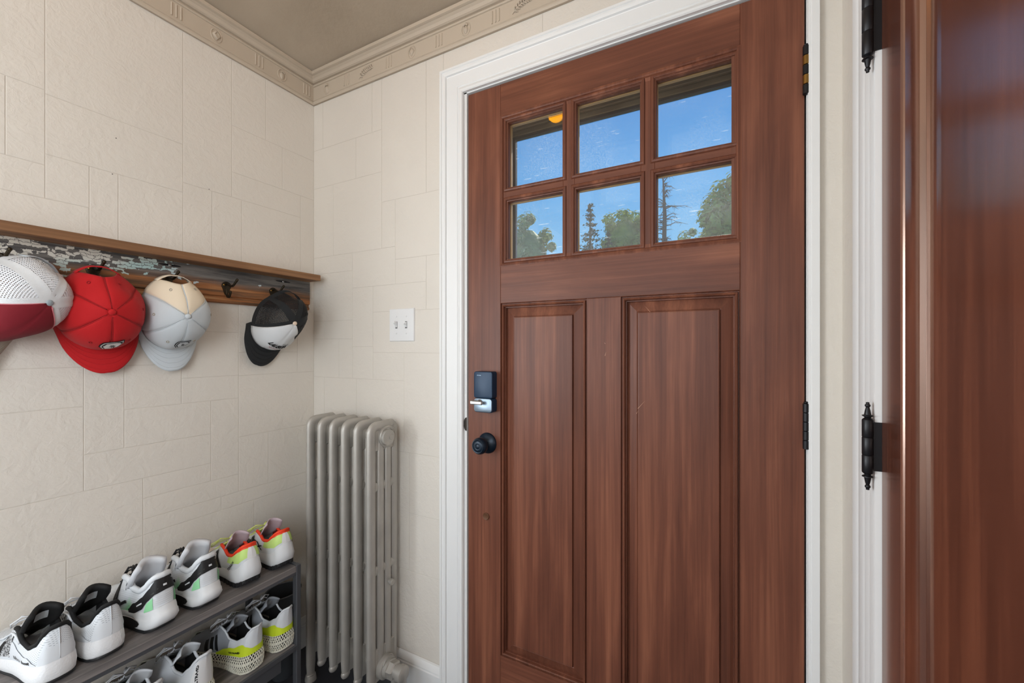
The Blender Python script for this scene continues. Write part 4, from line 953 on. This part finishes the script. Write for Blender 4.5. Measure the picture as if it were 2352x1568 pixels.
    for sg in (1, -1):
        c = S(.475**(1/1.7), .93); p0 = Vector((c.x, 0, c.z+.014)); r_ = random.Random(hash(name) % 97+sg)
        ln = sp.get('bow', .030)
        mb.tube([p0, p0+Vector((.006, sg*ln*.6, .005)), p0+Vector((.016, sg*ln*1.25, -.006)), p0+Vector((.022, sg*ln*1.2, -.016)), p0+Vector((.016, sg*ln*.7, -.006)), p0], .0026, 6, True, .6)
        mb.tube([p0, p0+Vector((.018, sg*ln*.5, .001)), p0+Vector((.030, sg*ln*.9, -.016))], .0026, 6, True, .6)
    build('laces', mb, sp['lace'], o, smooth=True, world=False)
    # sole
    def ring(sc, zf, ins=0.0, xs=0.0):
        out = []
        for i in range(64):
            q = -1+2*i/64; t = tq(q); sg = 1 if q >= 0 else -1; w = interp(WT, t)*ws*L/.268; fl = 1+(sc-1)
            x = L*t+((sc-1)*.10*L*(-(1-t/.2) if t < .2 else ((t-.85)/.15 if t > .85 else 0)))+xs*(1-min(1, t/.12))
            out.append(Vector((x, sg*w*fl, zf(t)+0)))
        return out
    hz = lambda t: interp(hs, t)
    os_ = sp.get('outsole', .005)
    if not sp.get('lattice'):
        mb = MB(); prof = sp.get('sole_prof', [(.97, 0.0), (1.06, .12), (1.10, .45), (1.06, .8), (1.0, 1.0), (.90, 1.0)])
        mb.rings([ring(sc, lambda t, f=f: spring(t)+os_+(hz(t)-os_)*f, xs=-sp.get('flare', .0)*(1 if .2 < f < .7 else .4)) for sc, f in prof], True, True)
        mb.f = [f[::-1] for f in mb.f]
        mid = build('midsole', mb, sp['sole_mat'], o, smooth=True, world=False, auto=60)
    else:
        mb = MB(); mb.rings([ring(sc, lambda t, f=f: spring(t)+os_+(hz(t)-os_)*f) for sc, f in ((.80, .05), (.86, .3), (.88, .7), (.9, .95))], True, True); mb.f = [f[::-1] for f in mb.f]
        mid = build('midsole_core', mb, 'core_dark', o, smooth=True, world=False, auto=60)
        mb = MB(); rows = 4; NC = 60
        def PT(i, r):
            q = -1+2*(i % NC)/NC; t = tq(q); sg = 1 if q >= 0 else -1; f = r/rows; sc = 1.0+.10*math.sin(PI*min(1, f*1.05))+(.02 if f < .9 else -.02)
            w = interp(WT, t)*ws*L/.268; x = L*t+((sc-1)*.12*L*(-(1-t/.2) if t < .2 else ((t-.85)/.15 if t > .85 else 0)))
            return Vector((x, sg*w*sc, spring(t)+os_+(hz(t)-os_)*f))
        for r in range(rows):
            for i in range(NC):
                mb.tube([PT(i, r), PT(i+1, r+1)], .0013, 4, False); mb.tube([PT(i+1, r), PT(i, r+1)], .0013, 4, False)
        for r in (0, 2, rows): mb.tube([PT(i, r) for i in range(NC)]+[PT(0, r)], .0016, 5, False)
        build('lattice_midsole', mb, 'lattice_cream', o, smooth=False, world=False)
    mb = MB(); mb.rings([ring(sc, lambda t, z=z: spring(t)*(1 if z else .85)+z) for sc, z in ((.93, 0), (1.03, .0005), (1.05, os_*.6), (1.0, os_+.0006))], True, True); mb.f = [f[::-1] for f in mb.f]
    osl = build('outsole', mb, sp.get('outsole_mat', 'sole_black'), o, smooth=True, world=False, auto=50)
    if sp.get('lugs'):
        mb = MB()
        for i in range(-9, 10):
            q = i/14; t = tq(q); sg = 1 if q >= 0 else -1; p = Vector((L*t, sg*interp(WT, t)*ws*1.04, spring(t)))
            mb.box(p.x-.003, p.x+.003, p.y-.003, p.y+.003, p.z+.0002, p.z+os_*1.05, .0008)
        build('lugs', mb, 'sole_black', osl, world=False)
    # patch: quad of (q,v) corners draped over the upper
    def patch(nm, m, c, off=.0012, n=12, par=None, thick=0):
        mb = MB(); (q0, v0), (q1, v1), (q2, v2), (q3, v3) = c
        def g(u, v):
            q = (q0*(1-u)+q1*u)*(1-v)+(q3*(1-u)+q2*u)*v; vv = (v0*(1-u)+v1*u)*(1-v)+(v3*(1-u)+v2*u)*v
            return S(q, vv, off)
        mb.grid(g, n, n); return build(nm, mb, m, par or o, smooth=True, world=False, solid=thick)
    def strip(nm, m, pts, off=.0014, par=None):
        """band along q between two v curves: pts (q, vlo, vhi)"""
        mb = MB(); rr = []
        for i in range(41):
            u = i/40; q = pts[0][0]+(pts[-1][0]-pts[0][0])*u
            lo = interp([(p[0], p[1]) for p in pts], q); hi = interp([(p[0], p[2]) for p in pts], q)
            rr.append([S(q, lo+(hi-lo)*j/6, off) for j in range(7)])
        mb.rings(rr, False, False); return build(nm, mb, m, par or o, smooth=True, world=False)
    def text(txt, m, size, qc_, vc, dirq=-1, sx=9.0, sv=14.0, shear=0, bold=0, rot=0.0, off=.0022, par=None):
        t = text_verts(txt, size, 0, shear, bold); ca, sa = math.cos(rot), math.sin(rot)
        t.map(lambda p: S(qc_+dirq*(p[0]*ca-p[1]*sa)*sx, vc+(p[0]*sa+p[1]*ca)*sv, off)); return build('lettering', t, m, par or o, world=False)
    def rim_text(txt, m, size, qc_, zf, sc=1.075, shear=0):
        pass
    def sole_patch(nm, m, q0, q1, f0, f1, sc=1.105):
        mb = MB(); rr = []
        for i in range(17):
            q = q0+(q1-q0)*i/16; t = tq(q); sg = 1 if q >= 0 else -1; e = math.sin(PI*i/16)**.5
            w = interp(WT, t)*ws*L/.268
            rr.append([Vector((L*t, sg*(w*sc+.0008), spring(t)+os_+(hz(t)-os_)*(f0+(f1-f0)*(.5+(j/4-.5)*e)))) for j in range(5)])
        mb.rings(rr, False, False); return build(nm, m and mb, m, mid, smooth=True, world=False)
    return dict(o=o, S=S, patch=patch, strip=strip, text=text, sole_patch=sole_patch, L=L, TG=TG, tongue=tob, mid=mid)

HX = -1.247
def tall(): return [(0, .094), (.02, .093), (.06, .086), (.13, .072), (.22, .064), (.30, .069), (.38, .083), (.44, .088)]
# white knit runners with black lining
def shoe_a(label, y, yaw):
    s = make_shoe('running_shoe', label, 'white knit shoes with black lining', (HX, y, RZ), yaw, dict(zs=1.06, upper='knit_perforated', lining='lining_black', collar_mat='lining_black', collar_r=.0045, lace='lace_white', sole_mat='foam_pebbled', outsole=.0045,
        sole=[(0, .045), (.3, .038), (.6, .028), (1, .022)], collar=[(0, .112), (.015, .110), (.05, .098), (.10, .080), (.20, .068), (.30, .074), (.38, .090), (.44, .094)], heel_lean=.004,
        tongue=dict(z=.134, x=.080, w=.029, m='lining_black', label='label_grey', t=.009), bow=.022))
    s['patch']('side_cage', 'knit_white', [(.20, .02), (.78, .02), (.62, .60), (.34, .44)], .0016, 14)
    s['patch']('heel_clip', 'knit_white', [(-.20, .0), (.20, .0), (.13, .42), (-.13, .42)], .0016)
    s['patch']('speckled_band', 'knit_speckle', [(.60, .10), (.74, .10), (.66, .95), (.58, .92)], .0018)
    s['patch']('speckled_band', 'knit_speckle', [(-.60, .10), (-.74, .10), (-.66, .95), (-.58, .92)], .0018)
    s['patch']('side_stripe', 'ink_black', [(.70, .10), (.745, .10), (.70, .55), (.665, .55)], .0022)
    mb = MB(); mb.tube([s['S'](0, .02+.96*i/14, .0012) for i in range(15)], .0009, 5); build('heel_seam', mb, 'knit_white', s['o'], smooth=True, world=False)
    for sg in (1, -1):
        mb = MB(); mb.tube([s['S'](sg*(.50+.30*i/10), .86-.02*i, .003) for i in range(11)], .0022, 6); build('lace_cage', mb, 'knit_white', s['o'], smooth=True, world=False)
    return s
s = shoe_a('white knit shoe lettered on its side, black lining, nearest the left edge', .308, .02)
s['text']('ultra', 'ink_black', .0125, .50, .17, -1, 4.6, 17.0, par=None); s['text']('boost', 'ink_black', .0125, .355, .17, -1, 4.6, 17.0, bold=.0004)
s = shoe_a('white knit shoe without lettering, black lining, beside the mint green pair', .390, .05)
# white and mint shoes with black straps
def shoe_b(label, y, yaw):
    s = make_shoe('running_shoe', label, 'white and mint shoes with black straps', (HX-.002, y, RZ), yaw, dict(zs=1.14, upper='mint_fade', lining='lining_grey', collar_mat='knit_white', collar_r=.0065, lace='ink_black', sole_mat='sole_white', outsole=.006, flare=.012, bevel=.009,
        sole=[(0, .046), (.12, .044), (.3, .038), (.6, .030), (1, .024)], sole_prof=[(.98, 0.0), (1.08, .10), (1.14, .35), (1.08, .62), (1.03, .66), (1.06, .85), (1.0, 1.02), (.90, 1.0)],
        collar=[(0, .116), (.02, .115), (.06, .108), (.12, .094), (.20, .084), (.28, .086), (.36, .103), (.44, .104)], ridge=[(.44, .104), (.52, .090), (.62, .072), (.72, .060), (.84, .050), (.94, .042), (1, .032)],
        tongue=dict(z=.142, x=.075, w=.037, m='lining_grey', t=.011), laces=3, bow=.010))
    P_ = s['patch']; st = s['strip']
    st('heel_strap', 'ink_black', [(-.30, .45, .74), (-.15, .48, .78), (0, .50, .88), (.10, .46, .88), (.20, .36, .72), (.30, .14, .60), (.42, .0, .42), (.50, .0, .12)], .0020)
    st('strap_foot', 'ink_black', [(-.32, .0, .60), (-.28, .0, .68), (-.24, .3, .70)], .0020)
    P_('heel_pull', 'ink_black', [(-.12, .80), (.12, .80), (.11, .99), (-.11, .99)], .0042)
    P_('white_tab', 'knit_white', [(.27, .36), (.35, .28), (.355, .33), (.275, .41)], .0034, 4)
    P_('white_tab', 'knit_white', [(-.03, .62), (.03, .62), (.03, .68), (-.03, .68)], .0034, 4)
    P_('mint_window', 'mint', [(.13, .06), (.26, .04), (.22, .30), (.13, .40)], .0014); P_('mint_window', 'mint', [(-.22, .06), (-.10, .06), (-.10, .42), (-.20, .40)], .0014)
    for sg in (1, -1):
        P_('lace_strap', 'ink_black', [(sg*.64, .05), (sg*.69, .05), (sg*.645, .95), (sg*.61, .92)], .0022); P_('lace_strap', 'ink_black', [(sg*.52, .28), (sg*.66, .05), (sg*.66, .12), (sg*.53, .36)], .0022)
    P_('eyestay', 'knit_white', [(.54, .62), (.60, .62), (.60, .98), (.55, .98)], .004, 8)
    w = s['sole_patch']('sole_wedge', 'ink_black', .30, .66, .10, .74, 1.15)
    mb = MB(); mb.v = [tuple(s['S'](q, v_, .0028)) for q, v_ in ((.16, .52), (.13, .535), (.07, .62), (.065, .61), (.12, .50))]; mb.f = [(0, 1, 2, 3, 4)]; build('emblem', mb, 'core_dark', s['o'], world=False)
    return s
shoe_b('white and mint shoe with black straps, left one of that pair', .494, .06)
shoe_b('white and mint shoe with black straps, right one of that pair', .596, .03)
# pale trail shoes with orange collar
def shoe_c(label, y, yaw, side_txt, small):
    s = make_shoe('trail_shoe', label, 'pale trail shoes with orange collars', (HX-.004, y, RZ), yaw, dict(zs=1.05, turn=-.12, upper='knit_white', lining='insole_red', collar_mat='orange_red', collar_r=.0045, lace='lace_lime', sole_mat='sole_white', outsole=.012, flare=.010, bevel=.013, lugs=True,
        sole=[(0, .066), (.03, .062), (.08, .052), (.14, .046), (.3, .040), (.6, .032), (1, .026)], sole_prof=[(1.0, 0.0), (1.08, .10), (1.10, .45), (1.05, .8), (1.0, 1.0), (.90, 1.0)],
        collar=[(0, .112), (.02, .111), (.06, .105), (.12, .094), (.20, .080), (.28, .077), (.36, .090), (.44, .096)], ridge=[(.44, .096), (.52, .084), (.62, .069), (.72, .058), (.84, .050), (.94, .043), (1, .034)],
        tongue=dict(z=.134, x=.086, w=.031, m='tongue_mauve', t=.003), laces=6, bow=.034))
    P_ = s['patch']; st = s['strip']
    st('collar_band', 'orange_red', [(-.40, .90, 1.0), (-.20, .80, 1.0), (0, .78, 1.0), (.20, .80, 1.0), (.34, .92, 1.0), (.50, .96, 1.0)], .0022)
    st('heel_panel', 'lime_soft', [(-.34, .40, .78), (-.20, .20, .80), (0, .25, .80), (.18, .20, .80), (.26, .34, .82), (.44, .50, .90)], .0014)
    P_('heel_stripe', 'plastic_white', [(-.055, .02), (.055, .02), (.045, .80), (-.045, .80)], .0024)
    for sg in (1, -1):
        P_('side_stripe', 'ink_black', [(sg*.56, .0), (sg*.62, .0), (sg*.68, .70), (sg*.63, .74)], .0018); P_('side_stripe', 'ink_black', [(sg*.66, .0), (sg*.71, .0), (sg*.76, .66), (sg*.72, .70)], .0018)
    P_('toe_cap', 'toe_tan', [(.80, .05), (.97, .05), (.97, .95), (.82, .95)], .0012)
    if small: s['text'](small, 'ink_black', .0115, .36, .22, -1, 5.0, 16.0, .25, .0003, rot=.85)
    if side_txt: s['text'](side_txt, 'ink_black', .030, .60, .40, -1, 5.2, 15.0, 0, .0008)
    return s
shoe_c('lime and white trail shoe with orange collar, small heel lettering', .706, .06, None, 'TERREX')
shoe_c('lime and white trail shoe with orange collar, at the rack end', .812, .05, 'REX', None)
# lower shelf: lattice soled shoes
HL = -1.244
def shoe_d(label, y, yaw):
    s = make_shoe('lattice_shoe', label, 'grey and lime lattice soled shoes', (HL, y, ZS), yaw, dict(zs=1.12, turn=.0, upper='grey_knit', lining='lining_black', collar_mat='knit_white', collar_r=.0026, lace='lace_white', lattice=True, outsole=.003, outsole_mat='lattice_cream', sole_mat='sole_white', bevel=.006,
        sole=[(0, .050), (.15, .048), (.4, .038), (.7, .028), (1, .024)], heel_lean=-.008,
        collar=[(0, .120), (.02, .118), (.05, .108), (.09, .092), (.18, .078), (.28, .080), (.36, .098), (.44, .104)], ridge=[(.44, .104), (.52, .088), (.62, .071), (.72, .058), (.84, .049), (.94, .042), (1, .032)],
        tongue=dict(z=.126, x=.088, w=.028, m='grey_knit', label='label_grey', t=.003), laces=5, bow=.030))
    st = s['strip']; P_ = s['patch']
    st('heel_knit', 'knit_white', [(-.46, .30, 1.0), (0, .02, 1.0), (.46, .30, 1.0)], .0010)
    st('heel_cup', 'lime', [(-.58, .0, .06), (-.42, .0, .52), (-.24, .0, .62), (-.15, .0, .34), (-.06, .0, .20), (.06, .0, .20), (.15, .0, .34), (.24, .0, .62), (.42, .0, .52), (.62, .0, .06)], .0022)
    for k in range(3):
        for sg in (1, -1): P_('side_stripe', 'ink_black', [(sg*(.595+.055*k), .12), (sg*(.630+.055*k), .12), (sg*(.645+.055*k), .62), (sg*(.61+.055*k), .62)], .0016)
    return s
s = shoe_d('grey lattice soled shoe with lime heel and side lettering', .716, .10)
s['text']('ULTRA4D', 'ink_black', .0085, .34, .22, -1, 5.0, 16.0, 0, .0004, off=.0040)
s = shoe_d('grey lattice soled shoe with lime heel, nearest the rack post', .812, .04)
def shoe_e(label, y, yaw, txt):
    s = make_shoe('lattice_shoe', label, 'white lattice soled shoes', (HL, y, ZS), yaw, dict(zs=1.10, upper='knit_white', lining='lining_black', collar_mat='knit_white', collar_r=.0036, lace='lace_white', lattice=True, outsole=.003, outsole_mat='lattice_cream', sole_mat='sole_white',
        sole=[(0, .046), (.15, .044), (.4, .036), (.7, .028), (1, .024)], heel_lean=-.004,
        collar=[(0, .126), (.02, .124), (.05, .114), (.10, .096), (.18, .078), (.28, .080), (.36, .100), (.44, .106)], ridge=[(.44, .106), (.52, .089), (.62, .071), (.72, .058), (.84, .049), (.94, .042), (1, .032)],
        tongue=dict(z=.130, x=.080, w=.032, m='knit_white', t=.003), laces=6, bow=.026))
    s['patch']('heel_panel', 'plastic_white', [(-.22, .05), (.22, .05), (.12, .86), (-.12, .86)], .0016)
    if txt: s['text'](txt, 'ink_black', .0100, .10, .42, -1, 5.0, 15.0, 0, .0005, rot=PI/2)
    return s
shoe_e('white lattice soled shoe with black heel lettering on the lower shelf', .580, .08, 'ULTRA4D')
shoe_e('plain white lattice soled shoe at the bottom edge of the lower shelf', .470, .06, None)

# ------------------------------------------------------------------ outdoors
gm = mat('lawn', (86, 104, 60), .9)
gd = build('ground', MB().box(-60, 40, 1.45, 80, -.6, -.5), 'lawn'); tag(gd, 'green lawn outside the front door', None, kind=S)
mat('bark', (66, 54, 46), .9); mat('dead_wood', (74, 66, 68), .9)
def leafmat(name, a, b):
    m = mat(name, a, .6); n, l, bs = nodes(m); v = coords(m); base(m, ramp(m, noise(m, v, .9, 3), [(.35, lin(a)), (.65, lin(b))]))
    tl = n.new('ShaderNodeBsdfTranslucent'); tl.inputs[0].default_value = lin(b); mx = n.new('ShaderNodeMixShader'); mx.inputs[0].default_value = .35
    l.new(bs.outputs[0], mx.inputs[1]); l.new(tl.outputs[0], mx.inputs[2]); l.new(mx.outputs[0], n['Material Output'].inputs[0]); return m
leafmat('leaf_green', (88, 122, 40), (176, 190, 76)); leafmat('leaf_grey', (104, 130, 78), (176, 192, 120)); leafmat('needle_dark', (34, 54, 48), (64, 86, 68))
def leaf(mb, c, d, s, rnd):
    d = Vector(d).normalized(); a = d.orthogonal().normalized(); b = d.cross(a); t = rnd.uniform(0, 2*PI); u = a*math.cos(t)+b*math.sin(t); w = d.cross(u)
    k = len(mb.v); c = Vector(c); mb.v += [tuple(c-u*s), tuple(c+w*s*.5), tuple(c+u*s), tuple(c-w*s*.5)]; mb.f.append((k, k+1, k+2, k+3))
def broad(label, x, y, ztop, rx, rz, seed, m, clumps=70):
    rnd = random.Random(seed); o = root('broadleaf_tree', (x, y, -.5), label, 'tree', 'trees beyond the front door')
    mb = MB(); cz = ztop-rz
    for _ in range(clumps):
        th, ph = rnd.uniform(0, 2*PI), math.acos(rnd.uniform(-.9, 1)); r = rnd.uniform(.62, 1.0)
        c = Vector((x+rx*r*math.sin(ph)*math.cos(th), y+rx*r*math.sin(ph)*math.sin(th), cz+rz*r*math.cos(ph)*(1 if math.cos(ph) > 0 else .8)))
        cr_ = rx*rnd.uniform(.16, .30)
        for _ in range(120):
            d = Vector((rnd.gauss(0, 1), rnd.gauss(0, 1), rnd.gauss(0, 1))).normalized(); p = c+d*cr_*rnd.uniform(.6, 1.05); leaf(mb, p, d+Vector((0, 0, .5)), rnd.uniform(.10, .20), rnd)
    build('foliage', mb, m, o)
    mb = MB(); mb.ball((x, y, cz), rx*.72, rx*.72, rz*.74, 14, 10); build('inner_foliage', mb, m, o)
    mb = MB(); mb.tube([(x, y, -.5), (x+.1, y, cz*.4), (x, y, cz)], [.35, .25, .12], 8); build('trunk', mb, 'bark', o, smooth=True)
def spruce(label, x, y, ztop, r, seed):
    rnd = random.Random(seed); o = root('spruce_tree', (x, y, -.5), label, 'tree', 'trees beyond the front door')
    mt = MB(); mt.tube([(x, y, -.5), (x, y, ztop)], [.28, .03], 8); build('trunk', mt, 'bark', o, smooth=True)
    mb = MB(); z = ztop-.15
    while z > ztop-9:
        k = (ztop-z); R_ = r*min(1, .12+k/5.0)*rnd.uniform(.8, 1.1)
        for b_ in range(7):
            th = rnd.uniform(0, 2*PI); R2 = R_*rnd.uniform(.65, 1.1); d = Vector((math.cos(th), math.sin(th), 0))
            for i in range(int(6+R2*11)):
                f = (i+1)/int(6+R2*11); p = Vector((x, y, z))+d*R2*f+Vector((0, 0, -.22*R2*f+.12*f*f*R2)); leaf(mb, p+Vector((rnd.gauss(0, .06), rnd.gauss(0, .06), rnd.gauss(0, .05))), (rnd.gauss(0, 1), rnd.gauss(0, 1), 1.2), rnd.uniform(.08, .16), rnd)
        z -= rnd.uniform(.26, .40)
    build('foliage', mb, 'needle_dark', o)
broad('pale green rounded tree seen through the lower left pane', -13.4, 28, H+9.8, 2.1, 4.2, 1, 'leaf_grey')
spruce('taller dark spruce seen through the lower middle pane', -8.65, 28, H+9.9, 1.15, 2)
spruce('shorter dark spruce standing just right of the taller one', -7.9, 30, H+8.3, .9, 9)
broad('bright green leafy tree seen through the lower middle pane', -7.9, 35, H+11.9, 2.3, 5.0, 4, 'leaf_green', 80)
broad('large leafy tree seen through the lower right pane', .20, 24, H+8.7, 2.1, 4.6, 5, 'leaf_green', 110)
broad('small pale bush left of the large tree', -2.9, 40, H+10.2, 1.9, 2.6, 6, 'leaf_grey', 40)
rnd = random.Random(12)
dt = root('bare_tree', (-3.76, 28, -.5), 'bare leafless tree with drooping branches in the lower right pane', 'tree', 'trees beyond the front door')
mb = MB(); tx, ty = -3.76, 28; mb.tube([(tx-.25, ty, -.5), (tx-.1, ty, 5), (tx, ty, H+8.3), (tx-.12, ty, H+11.3)], [.22, .16, .12, .02], 8); build('trunk', mb, 'dead_wood', dt, smooth=True)
mb = MB()
for i in range(70):
    z = H+5.2+4.0*rnd.random() if i < 56 else H+8.6+2.3*rnd.random(); th = rnd.uniform(0, 2*PI); R_ = rnd.uniform(.7, 1.9) if i < 56 else rnd.uniform(.3, .8)
    dv = Vector((math.cos(th), math.sin(th), 0)); p0 = Vector((tx, ty, z)); up_ = rnd.uniform(.05, .35)
    pts = [p0+dv*R_*f+Vector((rnd.gauss(0, .04), 0, up_*math.sin(f*2.2)*1.0-.25*f*f+rnd.gauss(0, .03))) for f in (0, .25, .5, .75, 1)]
    mb.tube(pts, [.035, .028, .02, .014, .005], 5)
    for k in (1, 2, 3):
        for _ in range(2):
            q = pts[k]; mb.tube([q, q+Vector((rnd.gauss(0, .22), rnd.gauss(0, .22), rnd.uniform(-.25, .12)))], [.012, .004], 4)
build('branches', mb, 'dead_wood', dt)
